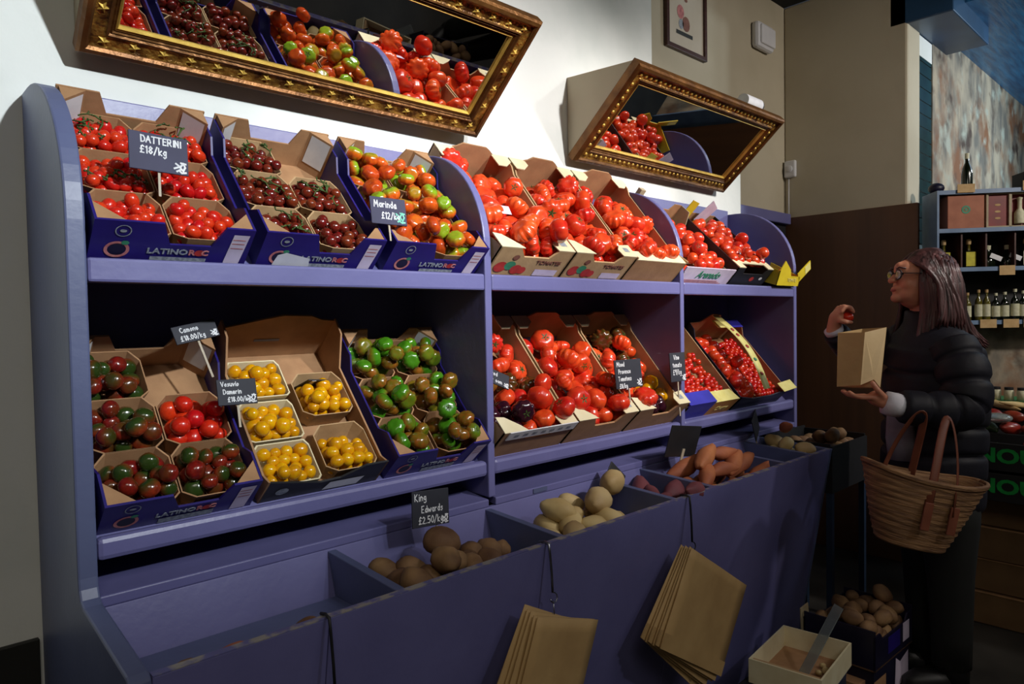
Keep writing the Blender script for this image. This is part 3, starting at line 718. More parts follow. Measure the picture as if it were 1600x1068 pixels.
for i in range(3):
    FM = shelf_frame(1, 1, bx[i], .02)
    brown_carton(FM, names[i], prints=i < 2, plain=i == 2, front='card2' if i < 2 else 'card')
    def ch(u, v, k, i=i):
        if (k*7+i) % 5 == 0: return ('beefsmooth', 'smooth glossy red tomato in the %s carton of the top middle bay' % who[i], 'red tomatoes in the %s top carton' % who[i])
    fill(FM, .007, .012, .014, .298, .435, 40, 'beef', 'ribbed red beef tomato in the %s carton of the top middle bay' % who[i], 'ribbed tomatoes in the %s top carton' % who[i], .45, ch)
o = MB().box((0, 0, 0), (.05, .03, .0008)).build('paper_slip', M_['lilac'], None, M=shelf_frame(1, 1, 1.385, .10) @ T(.03, .05, .135) @ R('X', 14)); tag(o, 'pale paper slip lying on red tomatoes beside the left top divider', 'paper')
# ---- bottom shelf, middle bay
bx = [1.354, 1.676, 1.998]
names = ['brown carton of mixed heirloom tomatoes with a white strip along its front', 'brown carton of smooth red tomatoes in the middle of the bottom shelf', 'brown carton of red, chocolate and yellow tomatoes behind the Provence sign']
def ch1(u, v, k):
    if v > .62: return ('beef', 'ribbed red tomato at the back of the heirloom carton', 'heirloom carton reds')
    if v > .44: return ('choc', 'brown ribbed tomato in the middle of the heirloom carton', 'heirloom carton browns') if u > .4 else ('green', 'green tomato beside brown ones in the heirloom carton', 'heirloom carton greens')
    if u < .5 and v < .34: return ('black', 'near black ribbed tomato at the front of the heirloom carton', 'heirloom carton blacks')
def ch3(u, v, k):
    if v > .8 or (.55 < v < .72 and .3 < u < .75): return ('choc', 'brown ribbed tomato at the back of the Provence carton', 'Provence carton browns')
    if v > .45: return ('beef', 'ribbed red tomato at the back of the Provence carton', 'Provence carton reds')
    if v < .17 and u > .35: return ('black', 'near black glossy tomato at the front of the Provence carton', 'Provence carton blacks')
    if u > .42: return ('yellowbeef', 'large yellow tomato in the Provence carton', 'Provence carton yellows')
    return ('beef', 'ribbed red tomato at the front of the Provence carton', 'Provence carton front reds')
def ch2(u, v, k):
    if k % 3 == 0: return ('beef', 'ribbed red tomato in the middle carton of the bottom shelf', 'middle bottom carton ribbed reds')
for i, (c_, n_) in enumerate(((ch1, 26), (ch2, 34), (ch3, 30))):
    FM = shelf_frame(0, 1, bx[i], .02)
    brown_carton(FM, names[i], L_=.455, prints=False, low=.62, front='card', strip=i == 0, flaps=True)
    fill(FM, .007, .012, .030, .298, .39, n_, 'beefsmooth', ['smooth red tomato in the heirloom carton', 'smooth red tomato in the middle carton of the bottom shelf', 'smooth red tomato in the Provence carton'][i], ['heirloom carton smooth reds', 'middle bottom carton smooth reds', 'Provence carton smooth reds'][i], .5, c_)
o = MB().box((0, 0, 0), (.05, .07, .002)).build('paper_slip', M_['blackcard'], None, M=shelf_frame(0, 1, 1.695, .12) @ T(0, .0, .118) @ R('Y', 25)); tag(o, 'small dark card tucked at the left edge of the middle bottom carton', 'card')

# ---- top shelf, right bay
FM = shelf_frame(1, 2, 2.345, .02)
t = empty('tomato_crate', FM, 'white printed crate with green lettering and a few tomatoes in the top right bay', 'crate'); W_, L_, H_ = .37, .40, .085
MB().box((.005, .005, 0), (W_-.005, L_-.005, .005)).build('base', M_['card'], t)
for x in (0, W_-.005): MB().prism([(0, 0), (L_, 0), (L_, H_+.05), (L_*.86, H_+.05), (L_*.78, H_*.6), (0, H_*.72)], x, x+.005).build('side_wall', M_['palebox'], t)
fw = MB().prism([(0, 0), (W_, 0), (W_, H_), (0, H_)], 0, .005, 'y').build('front_wall', M_['lilac'], t)
MB().prism([(0, 0), (W_, 0), (W_, H_+.05), (W_*.86, H_+.05), (W_*.80, H_+.02), (W_*.2, H_+.02), (W_*.14, H_+.05), (0, H_+.05)], L_-.005, L_, 'y').build('back_wall', M_['card'], t)
inst('lettering', text_mesh('Arenado', .048, M_['greenprint'], bold=.001, shear=.25), T(W_*.5, -.0013, H_*.62) @ FT, fw)
mb = MB()
for k in range(4): quad(mb, W_*.08, H_*(.08+.07*k), W_*(.9-.05*k), H_*(.11+.07*k), -.0013)
mb.build('small_print', M_['pinkprint'], fw)
MB().box((0, 0, 0), (.06, .003, .13), T(W_*.10, L_-.06, .04) @ R('Y', 24)).build('corner_card', M_['lilac'], t)
MB().box((0, 0, 0), (.03, .02, .06), T(.0, L_-.03, H_+.04)).build('corner_post', M_['palebox'], t)
fill(FM, .01, .02, .008, .10, .24, 4, 'vine', 'red tomato near the left side of the white printed crate', 'loose tomatoes in the white crate', .4)
fill(FM, .15, .03, .045, .21, .34, 28, 'vine', 'red vine tomato in the heap of the white printed crate', 'heaped tomatoes in the white crate', .5)
FM = shelf_frame(1, 2, 2.722, .02)
t = empty('tomato_crate', FM, 'black fronted crate with cream edges and red tomatoes in the top right bay', 'crate'); W_, L_, H_ = .30, .40, .10
MB().box((.005, .005, 0), (W_-.005, L_-.005, .005)).build('base', M_['card'], t)
for x in (0, W_-.006): MB().prism([(0, 0), (L_, 0), (L_, H_*1.1), (0, H_)], x, x+.006).build('side_wall', M_['blackcard'], t)
fw = MB().prism([(0, 0), (W_, 0), (W_, H_), (W_*.84, H_), (W_*.80, H_*.70), (W_*.22, H_*.70), (W_*.18, H_), (0, H_)], 0, .005, 'y').build('front_wall', M_['blackcard'], t)
MB().prism([(0, 0), (W_, 0), (W_, H_*1.1), (0, H_*1.1)], L_-.005, L_, 'y').build('back_wall', M_['card'], t)
MB().prism([(0, 0), (W_*.18, 0), (W_*.18, .03), (W_*.82, .03), (W_*.82, 0), (W_, 0), (W_, .05), (0, .05)], H_, H_+.004, 'z').build('top_rim', M_['cream_card'], t)
mb = MB(); disc(mb, W_*.55, H_*.45, 0, .012, -.0012, 16, 1.5); mb.build('red_logo', M_['redprint'], fw)
mb = MB(); disc(mb, W_*.8, H_*.5, 0, .008, -.0012, 12, 1.7); mb.build('white_logo', M_['white'], fw)
MB().box((0, 0, 0), (.075, .003, .12), T(W_*.35, L_-.03, H_*.9) @ R('Y', 26)).build('standing_card', M_['lilac'], t)
MB().box((0, 0, 0), (.06, .003, .10), T(W_*.02, L_-.02, H_*.8) @ R('Y', 10)).build('standing_card', M_['yellow'], t)
fill(FM, .008, .04, .075, .284, .34, 36, 'vine', 'red vine tomato in the black fronted crate of the top right bay', 'tomatoes in the black fronted crate', .4)
# yellow carton hanging over the right end
FM = T(3.045, 1.478, 1.5335) @ R('X', 18)
t = empty('tomato_carton', FM, 'bright yellow carton hanging over the right end of the top shelf', 'carton'); W_, L_, H_ = .215, .16, .075
MB().box((.004, .004, 0), (W_-.004, L_, .004)).build('base', M_['card'], t)
fw = MB().prism([(0, 0), (W_, 0), (W_, H_*.6), (W_*.55, H_*.6), (W_*.45, H_), (W_*.12, H_*1.5), (0, H_*.9)], 0, .004, 'y').build('front_wall', M_['yellow'], t)
MB().prism([(0, 0), (L_, 0), (L_, H_), (0, H_*.6)], W_-.004, W_).build('side_wall', M_['yellow'], t)
MB().prism([(0, 0), (L_, 0), (L_, H_), (0, H_*.9)], 0, .004).build('side_wall', M_['yellow'], t)
MB().box((0, 0, 0), (.11, .004, .05), T(W_-.004, 0, H_*.25) @ R('Y', -38)).build('open_flap', M_['yellow'], t)
MB().box((.06, -.001, .004), (.105, .005, .046), T(W_-.004, 0, H_*.25) @ R('Y', -38)).build('flap_edge', M_['paleyellow'], t)
inst('lettering', text_mesh('TOMATE', .022, M_['paleyellow']), T(W_*.62, -.0013, H_*.35) @ FT, fw)
fill(FM, .09, .02, .006, .12, .12, 4, 'vine', 'red tomato in the yellow carton at the end of the top shelf', 'tomatoes in the yellow carton', .3)

# ---- bottom shelf, right bay
FM = shelf_frame(0, 2, 2.342, .02)
t = empty('tomato_carton', FM, 'blue and orange fronted carton of tiny red tomatoes on the bottom right shelf', 'carton'); W_, L_, H_ = .385, .41, .09
MB().box((.005, .005, 0), (W_-.005, L_-.005, .005)).build('base', M_['card'], t)
for x in (0, W_-.005): MB().prism([(0, 0), (L_, 0), (L_, H_*1.1), (0, H_*.85)], x, x+.005).build('side_wall', M_['card2'], t)
MB().prism([(0, 0), (W_*.5, 0), (W_*.5, H_), (0, H_)], 0, .005, 'y').build('front_wall', M_['blue'], t)
fw = MB().prism([(W_*.5, 0), (W_, 0), (W_, H_*.9), (W_*.5, H_*.9)], 0, .005, 'y').build('front_wall', M_['orange'], t)
MB().prism([(0, 0), (W_*.5, 0), (W_*.5, .06), (0, .06)], H_, H_+.003, 'z').build('top_flap', M_['blue'], t)
MB().prism([(W_*.5, 0), (W_, 0), (W_*.94, .055), (W_*.5, .055)], H_*.9, H_*.9+.003, 'z').build('top_flap', M_['paleyellow'], t)
MB().prism([(0, 0), (W_, 0), (W_, H_*1.1), (0, H_*1.1)], L_-.005, L_, 'y').build('back_wall', M_['card'], t)
inst('lettering', text_mesh('Cherry', .035, M_['paleyellow'], shear=.2), T(W_*.74, -.0013, H_*.42) @ FT, fw)
fill(FM, .01, .03, .045, .36, .30, 120, 'cherry', 'tiny red cherry tomato in the blue and orange carton', 'cherry tomatoes in the blue and orange carton')
FM = shelf_frame(0, 2, 2.745, .02)
t = empty('tomato_crate', FM, 'navy crate with a yellow banner strap across red tomatoes on the bottom right shelf', 'crate'); W_, L_, H_ = .43, .41, .10
MB().box((.005, .005, 0), (W_-.005, L_-.005, .005)).build('base', M_['card'], t)
for x in (0, W_-.005): MB().prism([(0, 0), (L_, 0), (L_, H_*1.25), (L_*.9, H_*1.2), (L_*.82, H_*.95), (0, H_*.8)], x, x+.005).build('side_wall', M_['navy'] if x == 0 else M_['card'], t)
fw = MB().prism([(0, 0), (W_, 0), (W_, H_*.85), (W_*.7, H_*.6), (W_*.3, H_*.6), (0, H_*.85)], 0, .005, 'y').build('front_wall', M_['navy'], t)
MB().prism([(0, 0), (W_, 0), (W_, H_*1.2), (W_*.9, H_*1.3), (W_*.62, H_*1.3), (W_*.5, H_*1.7), (W_*.32, H_*1.75), (W_*.2, H_*1.25), (0, H_*1.2)], L_-.005, L_, 'y').build('back_wall', M_['card'], t)
MB().prism([(W_*.6, L_), (W_*.95, L_), (W_*.95, L_-.05), (W_*.6, L_-.05)], H_*1.31, H_*1.31+.003, 'z').build('top_flap', M_['blue'], t)
MB().prism([(W_*.42, L_), (W_*.6, L_), (W_*.6, L_-.05), (W_*.42, L_-.05)], H_*1.31, H_*1.31+.003, 'z').build('top_flap', M_['paleyellow'], t)
bn = []
for q in range(13):
    v = q/12; bn.append((v, L_*(1-v)*.98+.005, .115+.05*math.sin(v*PI)*.6+(.05*(1-v))))
mb = MB()
for (v, y, z) in bn:
    x = W_*(.40+.05*math.sin(v*3)+.02*v*v); mb.v += [(x-.028, y, z), (x+.028, y, z), (x+.028, y, z+.0015), (x-.028, y, z+.0015)]
for q in range(12):
    a = q*4
    for k in range(4): mb.f.append((a+k, a+(k+1) % 4, a+4+(k+1) % 4, a+4+k))
bo = mb.build('banner_strap', M_['paleyellow'], t, True)
for q in (3, 4, 6, 8, 10):
    v, y, z = bn[q]; x = W_*(.40+.05*math.sin(v*3)+.02*v*v)
    MB().ell((x, y, z+.003), (.012, .010, .0022), 10, 4).build('banner_print', M_['redprint'] if q != 8 else M_['greenprint'], bo, True)
fill(FM, .008, .015, .03, .20, .38, 34, 'vine', 'red tomato left of the yellow banner in the navy crate', 'larger tomatoes in the navy crate', .3)
fill(FM, .225, .015, .03, .195, .38, 90, 'cherry', 'small red tomato right of the yellow banner in the navy crate', 'small tomatoes in the navy crate')
MB().box((0, 0, 0), (.10, .05, .003), T(W_-.06, -.01, H_*.86) @ R('Y', -10)).build('torn_flap', M_['paleyellow'], t)

# ================================================================== chalk signs
G = {  # pen strokes; cap height 1, x height .6
 'A': ['0,0 .3,1 .6,0', '.12,.4 .5,.4'], 'D': ['.05,0 .05,1 .35,.95 .55,.6 .5,.2 .3,0 .05,0'], 'T': ['0,1 .6,1', '.3,1 .3,0'], 'E': ['.5,1 .05,1 .05,0 .5,0', '.05,.5 .4,.5'],
 'R': ['.05,0 .05,1 .4,1 .5,.75 .4,.5 .05,.5', '.2,.5 .55,0'], 'I': ['.15,0 .15,1'], 'N': ['.05,0 .05,1 .5,0 .5,1'], 'M': ['.02,0 .1,1 .35,.35 .6,1 .68,0'], 'V': ['0,1 .3,0 .6,1'],
 'K': ['.08,0 .08,1', '.5,1 .1,.45 .55,0'], 'P': ['.05,0 .05,1 .4,1 .5,.75 .4,.5 .05,.5'], 'C': ['.5,.85 .3,1 .08,.7 .08,.3 .3,0 .52,.15'],
 '£': ['.5,.85 .35,1 .2,.85 .2,.1 .05,0 .5,0', '.05,.5 .4,.5'], '1': ['.08,.8 .22,1 .22,0'], '2': ['.05,.8 .25,1 .45,.8 .4,.55 .05,0 .5,0'], '8': ['.25,.52 .08,.75 .25,1 .45,.75 .25,.52 .05,.25 .25,0 .5,.25 .25,.52'],
 '5': ['.45,1 .1,1 .08,.55 .35,.6 .48,.3 .3,0 .05,.08'], '0': ['.25,1 .05,.6 .1,.15 .25,0 .45,.25 .42,.75 .25,1'], '9': ['.45,.8 .25,1 .08,.75 .25,.5 .45,.7 .45,1 .38,0'], '/': ['0,-.1 .4,1.05'], '.': ['.06,0 .1,.06'],
 'k': ['.05,0 .05,1', '.4,.6 .07,.28 .42,0'], 'g': ['.4,.5 .2,.6 .05,.3 .2,.05 .4,.25 .4,.6 .4,-.2 .2,-.35 .05,-.25'], 'a': ['.4,.5 .2,.6 .05,.3 .2,0 .38,.15 .4,.6 .42,0'], 'r': ['.05,0 .05,.6', '.05,.4 .2,.6 .35,.55'],
 'i': ['.1,0 .1,.6', '.1,.8 .12,.86'], 'n': ['.05,0 .05,.6', '.05,.4 .22,.6 .38,.45 .4,0'], 'd': ['.4,.5 .2,.6 .05,.3 .2,0 .4,.15', '.4,1 .42,0'], 'e': ['.05,.3 .4,.35 .3,.6 .12,.55 .05,.25 .2,0 .42,.12'], 's': ['.38,.52 .2,.6 .08,.45 .35,.22 .25,0 .05,.06'],
 'u': ['.05,.6 .07,.12 .25,0 .4,.2 .4,.6', '.4,.3 .43,0'], 'v': ['.02,.6 .2,0 .4,.6'], 'o': ['.2,.6 .05,.35 .15,0 .35,.1 .4,.4 .2,.6'], 'm': ['.05,0 .05,.6', '.05,.4 .2,.6 .3,.4 .3,0', '.3,.4 .45,.6 .56,.4 .58,0'],
 'w': ['.02,.6 .15,0 .3,.45 .45,0 .58,.6'], 'x': ['.02,.6 .4,0', '.4,.6 .02,0'], 'c': ['.4,.5 .2,.6 .05,.3 .2,0 .4,.1'], 't': ['.2,.9 .2,.1 .32,0', '.02,.6 .38,.6'], 'p': ['.05,.6 .05,-.35', '.05,.45 .22,.6 .4,.35 .22,.02 .05,.15'],
 ' ': []}
LEAF = ['0,.35 .45,.55 .1,.8', '.45,.55 .75,.9 .9,.55 .7,.2 .45,.55', '.35,.25 .6,.05 .95,.1', '.55,.9 .95,.85', '.2,.15 .5,.3']
def pen(mb, strokes, x, y, sc, pw, rr, z):
    for st in strokes:
        pts = [tuple(float(q) for q in p.split(',')) for p in st.split()]
        pts = [(x+(a+rr.uniform(-.03, .03))*sc, y+(b+rr.uniform(-.03, .03))*sc) for a, b in pts]
        for (ax, ay), (bx_, by) in zip(pts, pts[1:]):
            dx, dy = bx_-ax, by-ay; L = math.hypot(dx, dy) or 1; ux, uy = dx/L*pw*.4, dy/L*pw*.4; nx, ny = -dy/L*pw/2, dx/L*pw/2
            z += .00001
            mb.add([(ax-ux+nx, ay-uy+ny, z), (bx_+ux+nx, by+uy+ny, z), (bx_+ux-nx, by+uy-ny, z), (ax-ux-nx, ay-uy-ny, z)], [(0, 1, 2, 3)])
def chalk_sign(M, w, h, lines, label, sc=.018, board='slate', leaf='chalk', stick=None, leafsc=.02, y0=None, pw=.0026, mirror=False):
    """board in its own xy plane, centre at origin, facing +z"""
    t = empty('price_sign', M, label, 'price sign')
    o = MB().prism([(-w/2, -h/2), (w/2, -h/2), (w/2, h/2), (-w/2, h/2)], -.002, .002, 'z').build('board', M_[board], t, bevel=.0012)
    rr = random.Random(len(label)); z = .0023
    mb = MB(); yy = h/2-sc*1.55 if y0 is None else y0
    for ln in lines:
        body, f, ind = ln if isinstance(ln, tuple) else (ln, 1., .12)
        x = -w/2 + w*ind
        for chh in body:
            g = G.get(chh, []); pen(mb, g, x, yy, sc*f, pw, rr, z)
            wd = max([float(p.split(',')[0]) for s_ in g for p in s_.split()] or [.3]); x += (wd+.18)*sc*f
        yy -= sc*1.7*f
    mb.build('chalk_lettering', M_['chalk'], t)
    if leaf:
        mb = MB(); pen(mb, LEAF, w/2-leafsc*1.15, -h/2+leafsc*.15, leafsc, pw*1.5, rr, z); mb.build('leaf_drawing', M_[leaf], t)
    if stick:
        (sx, sl, sm, sw) = stick
        MB().box((sx-sw/2, -h/2-sl, -.005), (sx+sw/2, -h/2+.03, -.0022)).build('stick', M_[sm], t)
    return t
def sign_frame(x, y, z, lean=0., turn=0., roll=0.):
    """board upright facing -y, leaning back by lean, turned about z, rolled in its plane"""
    return T(x, y, z) @ R('Z', turn) @ R('X', 90-lean) @ R('Z', roll)
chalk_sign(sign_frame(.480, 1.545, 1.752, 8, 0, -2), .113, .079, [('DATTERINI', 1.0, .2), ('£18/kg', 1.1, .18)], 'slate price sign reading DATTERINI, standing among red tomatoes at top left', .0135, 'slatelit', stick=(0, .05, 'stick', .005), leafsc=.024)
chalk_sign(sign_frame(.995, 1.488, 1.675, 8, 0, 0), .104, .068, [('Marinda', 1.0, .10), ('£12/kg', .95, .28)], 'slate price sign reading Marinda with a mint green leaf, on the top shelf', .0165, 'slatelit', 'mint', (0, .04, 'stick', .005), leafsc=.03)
chalk_sign(sign_frame(.632, 1.56, 1.250, 14, 0, -1), .088, .058, [('Vesuvio', 1., .10), ('Damerin', 1., .14), ('£18.00/kg', 1., .24)], 'slate price sign reading Vesuvio above the yellow tomatoes', .0102, 'slate', stick=(0, .05, 'stick', .005), leafsc=.02, pw=.0018)
chalk_sign(sign_frame(.580, 1.655, 1.385, 20, 0, 12), .10, .042, [('Camone', 1., .16), ('£18.00/kg', 1., .12)], 'dark slate price sign tilted above the rear of the dark tomato crate', .0112, 'slate', stick=(0, .09, 'stick', .005), leafsc=.016, pw=.0018)
chalk_sign(sign_frame(1.04, 1.40, .938, 6, 0, -4), .112, .088, [('King', 1.1, .06), ('Edwards', 1., .24), ('£2.50/kg', 1.05, .16)], 'slate price sign reading King Edwards, standing in the bin of brown potatoes', .0155, 'slate', stick=(.02, .07, 'white', .003), leafsc=.022, pw=.0022)
chalk_sign(sign_frame(1.96, 1.485, 1.207, 6, 0, 0), .148, .098, [('Mixed', 1., .08), ('Provence', 1., .12), ('Tomatoes', 1., .10), ('£8/kg', 1., .12)], 'slate price sign reading Mixed Provence Tomatoes on the bottom middle shelf', .0145, 'slate', stick=(0, .05, 'stick', .006), leafsc=.026)
chalk_sign(sign_frame(2.262, 1.485, 1.212, 4, 0, 0), .100, .108, [('Vine', 1., .25), ('tomato', 1., .16), ('£9/kg', 1.1, .16)], 'narrow slate price sign in front of the right divider of the bottom shelf', .0165, 'slate', stick=(0, .13, 'stick', .006), leafsc=.022)
chalk_sign(sign_frame(1.400, 1.56, 1.232, 30, 0, -28), .115, .05, [('Mixed', 1., .3), ('Heirloom', 1., .3)], 'slate price sign lying tilted among the heirloom tomatoes by the left divider', .013, 'slate', leafsc=.016, pw=.002)
chalk_sign(sign_frame(2.165, 1.40, .955, 12, 180, 8), .20, .115, [], 'blank back of a black sign on a pale stick in the sweet potato bin', .02, 'blackcard', None, (-.01, .07, 'stick', .016))
chalk_sign(sign_frame(1.81, 1.43, .880, 20, 0, 40), .075, .075, ['A'], 'small black card set cornerwise behind the pale potatoes', .02, 'blackcard', None, y0=-.01)
chalk_sign(sign_frame(2.83, 1.47, .93, 10, 20, 12), .16, .09, [], 'dark card sign with a pale clip behind the far potatoes', .02, 'blackcard', None, (-.05, .04, 'stick', .02))
# price card with white tick leaning in the black crate
t = empty('price_sign', shelf_frame(0, 0, .80, .315) @ T(.03, 0, .006) @ R('X', 20) @ R('Y', 12), 'black card with a white stripe leaning in the black crate of yellow tomatoes', 'price sign')
MB().box((0, 0, 0), (.062, .003, .10)).build('board', M_['blackcard'], t); MB().box((.026, -.001, .0), (.038, -.0002, .095), R('Y', -8)).build('white_stripe', M_['white'], t)

# ================================================================== potatoes
def tuber_mesh(name, m, lx, ly, lz, seed, taper=0., bend=0., wob=.14, nu=16, nv=11):
    rg = []; off = Vector((seed*5.3, seed*2.9, seed*1.3))
    for i in range(nv+1):
        t = PI*i/nv; t = min(max(t, .05), PI-.05); z = -math.cos(t); ring = []
        tp = (1-abs(z)*taper)
        for k in range(nu):
            p = 2*PI*k/nu; c = Vector((math.sin(t)*math.cos(p), math.sin(t)*math.sin(p), z))
            d = 1+noise.noise(c*1.3+off)*wob+noise.noise(c*3.1+off)*wob*.3
            ring.append((c.x*lx*d*tp + bend*z*z, c.y*ly*d*tp, z*lz*d))
        rg.append(ring)
    return MB().rings(rg).mesh(name, m, True)
KE = [tuber_mesh('potato', M_['pot_brown'], .031, .029, .038, s) for s in range(4)]
WH = [tuber_mesh('potato', M_['pot_white'], .031, .029, .045, s+9) for s in range(4)]
SW = [tuber_mesh('sweet_potato', M_['pot_sweet'], .030, .029, .082, s+20, .35, .012) for s in range(4)]
PU = [tuber_mesh('sweet_potato', M_['pot_purple'], .030, .028, .075, s+30, .35, .01) for s in range(3)]
def heap(meshes, pts, name, label, cat, group, seed, long_axis=None, sc=(.9, 1.15)):
    """pts: centres in world space; tubers lie about horizontally"""
    rr = random.Random(seed)
    for i, p in enumerate(pts):
        a = rr.uniform(0, 360) if long_axis is None else long_axis + rr.uniform(-25, 25)
        o = inst(name, meshes[i % len(meshes)], T(*p[:3]) @ R('Z', a) @ R('Y', 90+rr.uniform(-25, 25)) @ R('Z', rr.uniform(0, 360)) @ S(rr.uniform(*sc) if len(p) < 4 else p[3]))
        tag(o, label, cat, group)
def bin_pack(x0, x1, n, r, seed, zb, y0=1.225, y1=1.46):
    P = pack(n, x1-x0, y1-y0, [r]*n, seed)
    return [(x0+p[0], y0+p[1], zb+p[2]) for p in P]
heap(KE, bin_pack(.87, 1.16, 26, .031, 3, .735, 1.235, 1.43), 'potato', 'brown skinned King Edward potato heaped in the second bin', 'potato', 'King Edward potatoes', 3)
heap(KE, [(1.195, 1.36, .80, 1.1), (1.26, 1.38, .785, .8), (1.05, 1.37, .858, 1.22), (.985, 1.27, .852, 1.1)], 'potato', 'large brown potato on top of the King Edward heap', 'potato', 'top King Edward potatoes', 4)
heap(WH, bin_pack(1.36, 1.79, 24, .034, 5, .73, 1.245, 1.43), 'potato', 'pale yellow potato in the third bin', 'potato', 'pale potatoes', 5)
heap(WH, [(1.46, 1.36, .855, 1.15), (1.60, 1.33, .862, 1.3), (1.72, 1.37, .89, 1.25), (1.58, 1.42, .84, 1.)], 'potato', 'large pale potato on top of the heap in the third bin', 'potato', 'top pale potatoes', 7)
heap(PU, [(1.88, 1.24, .80), (1.90, 1.30, .805), (1.93, 1.37, .81), (1.99, 1.26, .81), (2.0, 1.33, .815), (1.95, 1.43, .815), (1.955, 1.22, .845)], 'sweet_potato', 'purple skinned sweet potato in the narrow bin', 'sweet potato', 'purple sweet potatoes', 8, 40)
heap(SW, [(x, y, z) for x, y, z in ((2.10, 1.25, .80), (2.18, 1.25, .80), (2.27, 1.26, .80), (2.36, 1.26, .80), (2.45, 1.27, .80), (2.12, 1.35, .81), (2.22, 1.35, .81), (2.33, 1.36, .81), (2.44, 1.36, .81), (2.14, 1.29, .855), (2.24, 1.29, .86), (2.33, 1.30, .86), (2.42, 1.31, .85), (2.16, 1.39, .86), (2.28, 1.39, .86), (2.19, 1.33, .90), (2.30, 1.33, .90))], 'sweet_potato', 'orange sweet potato heaped in the fifth bin', 'sweet potato', 'orange sweet potatoes', 9, 10)
heap(KE, [(.40, 1.245, .80, 1.0)], 'potato', 'small orange brown potato in the left corner of the first bin', 'potato', 'first bin potatoes', 10)
heap(SW, [(.485, 1.235, .815, .75)], 'sweet_potato', 'long tan tuber behind the front edge of the first bin', 'potato', 'first bin potatoes', 11, 0)
heap(KE, [(.625, 1.245, .815, .7)], 'potato', 'small pale brown potato near the first hook in the first bin', 'potato', 'first bin potatoes', 12)
# boards under the heaps keep the tubers at bin height
for a, b, z in ((.334, .81, .765), (.832, 1.305, .735), (1.327, 1.815, .715), (1.837, 2.035, .775), (2.057, 2.545, .765), (2.567, 2.77, .775), (2.792, XE, .765)):
    part(MB().prism([(1.218, z-.012), (1.218, z), (1.462, z), (1.462, z-.012)], a+.001, b-.001), 'false_floor', M_['paintdark'], 0)
heap(WH, [(2.835, 1.285, .81), (2.875, 1.34, .815), (2.84, 1.40, .82), (2.875, 1.275, .845), (2.84, 1.34, .86), (2.88, 1.41, .86)], 'potato', 'yellow potato in the last bin by the dark crate', 'potato', 'last bin potatoes', 13, None, (.85, 1.0))
heap(SW, [(2.875, 1.36, .925, .85)], 'potato', 'long greenish tuber standing in the last bin', 'potato', 'last bin potatoes', 14, 60)
# dark crate and stand right of the bins
t = empty('potato_crate', T(3.14, 1.34, 0), 'black crate of dim potatoes on a dark stand right of the purple bins', 'crate')
for sx in (-1, 1):
    for sy in (-1, 1): MB().box((sx*.175-.012, sy*.13-.012, 0), (sx*.175+.012, sy*.13+.012, .66)).build('stand_leg', M_['shelfblue'], t)
MB().box((-.19, -.145, .655), (.19, .145, .67)).build('base', M_['black'], t)
for lo, hi in (((-.19, -.145, .67), (.19, -.137, .85)), ((-.19, .137, .67), (.19, .145, .87)), ((-.19, -.137, .67), (-.182, .137, .86)), ((.182, -.137, .67), (.19, .137, .86))): MB().box(lo, hi).build('side_wall', M_['black'], t)
heap(KE, [(2.98+p[0], 1.225+p[1], .79+p[2]) for p in pack(18, .32, .23, [.032]*18, 44)], 'potato', 'dim brown potato in the black crate right of the bins', 'potato', 'potatoes in the black crate', 15)
MB().box((-.18, -.135, .775), (.18, .135, .785)).build('false_floor', M_['black'], t)

# ================================================================== hooks and paper bags on the bin front
def hook(x, z_top, drop, label, mcol='wire', cord=True):
    t = empty('bag_hook', T(x, 1.182, z_top), label, 'hook')
    MB().tube([(0, .03, .004), (0, .012, .008), (0, -.002, .004), (.001, -.004, -.02), (.004, -.006, -drop*.5), (.006, -.006, -drop+.03)], .0032, 6).build('cord', M_[mcol], t, True)
    z = -drop+.03
    pts = [(.006, -.006, z+.012)] + [(.006+.012*math.sin(q), -.008-.006*(1-math.cos(q))*.3, z-.012+.012*math.cos(q)) for q in [PI*1.5*k/8 for k in range(9)]]
    MB().tube(pts, .0017, 6).build('hook_wire', M_['wire' if mcol == 'wire' else 'cord'], t, True)
    MB().tube([(.006, -.008, z-.02), (.004, -.012, z-.045), (.003, -.016, z-.075)], .0016, 6).build('string', M_['wire'], t, True)
hook(1.232, .846, .145, 'thin steel wire hook holding the smaller stack of paper bags')
hook(1.855, .846, .165, 'black cord with a hook holding the larger stack of paper bags', 'cord')
hook(.638, .846, .17, 'black cord hanging over the front of the first bin', 'cord')
def paper_bag(M, w, h, label, group, seed, m='kraft', cut=.0):
    rr = random.Random(seed); nx, ny = 8, 10; mb = MB()
    top = []; bot = []
    for j in range(ny+1):
        for i in range(nx+1):
            u, v = i/nx, j/ny; x = (u-.5)*w; y = -v*h
            if v > 1-cut and u < cut: pass
            b = .004*math.sin(u*PI)*math.sin(v*PI) + .003*noise.noise(Vector((u*3, v*3, seed)))
            top.append((x, y, .0022+b)); bot.append((x, y, 0))
    mb.v = top+bot; n = len(top)
    for j in range(ny):
        for i in range(nx):
            a = j*(nx+1)+i; q = (a, a+1, a+nx+2, a+nx+1); mb.f.append(q); mb.f.append(tuple(n+k for k in q[::-1]))
    for i in range(nx):
        mb.f.append((i, n+i, n+i+1, i+1)); a = ny*(nx+1)+i; mb.f.append((a, a+1, n+a+1, n+a))
    for j in range(ny):
        a = j*(nx+1); mb.f.append((a, a+nx+1, n+a+nx+1, n+a)); a += nx; mb.f.append((a, n+a, n+a+nx+1, a+nx+1))
    t = empty('paper_bag', M, label, 'paper bag', group)
    mb.build('bag', M_[m], t, True)
    MB().box((-w/2, -h, .0032), (w/2, -h+.045, .0042)).build('folded_bottom', M_[m], t)
    return t
pos = ['backmost', 'fourth from the front', 'third from the front', 'second from the front', 'frontmost']
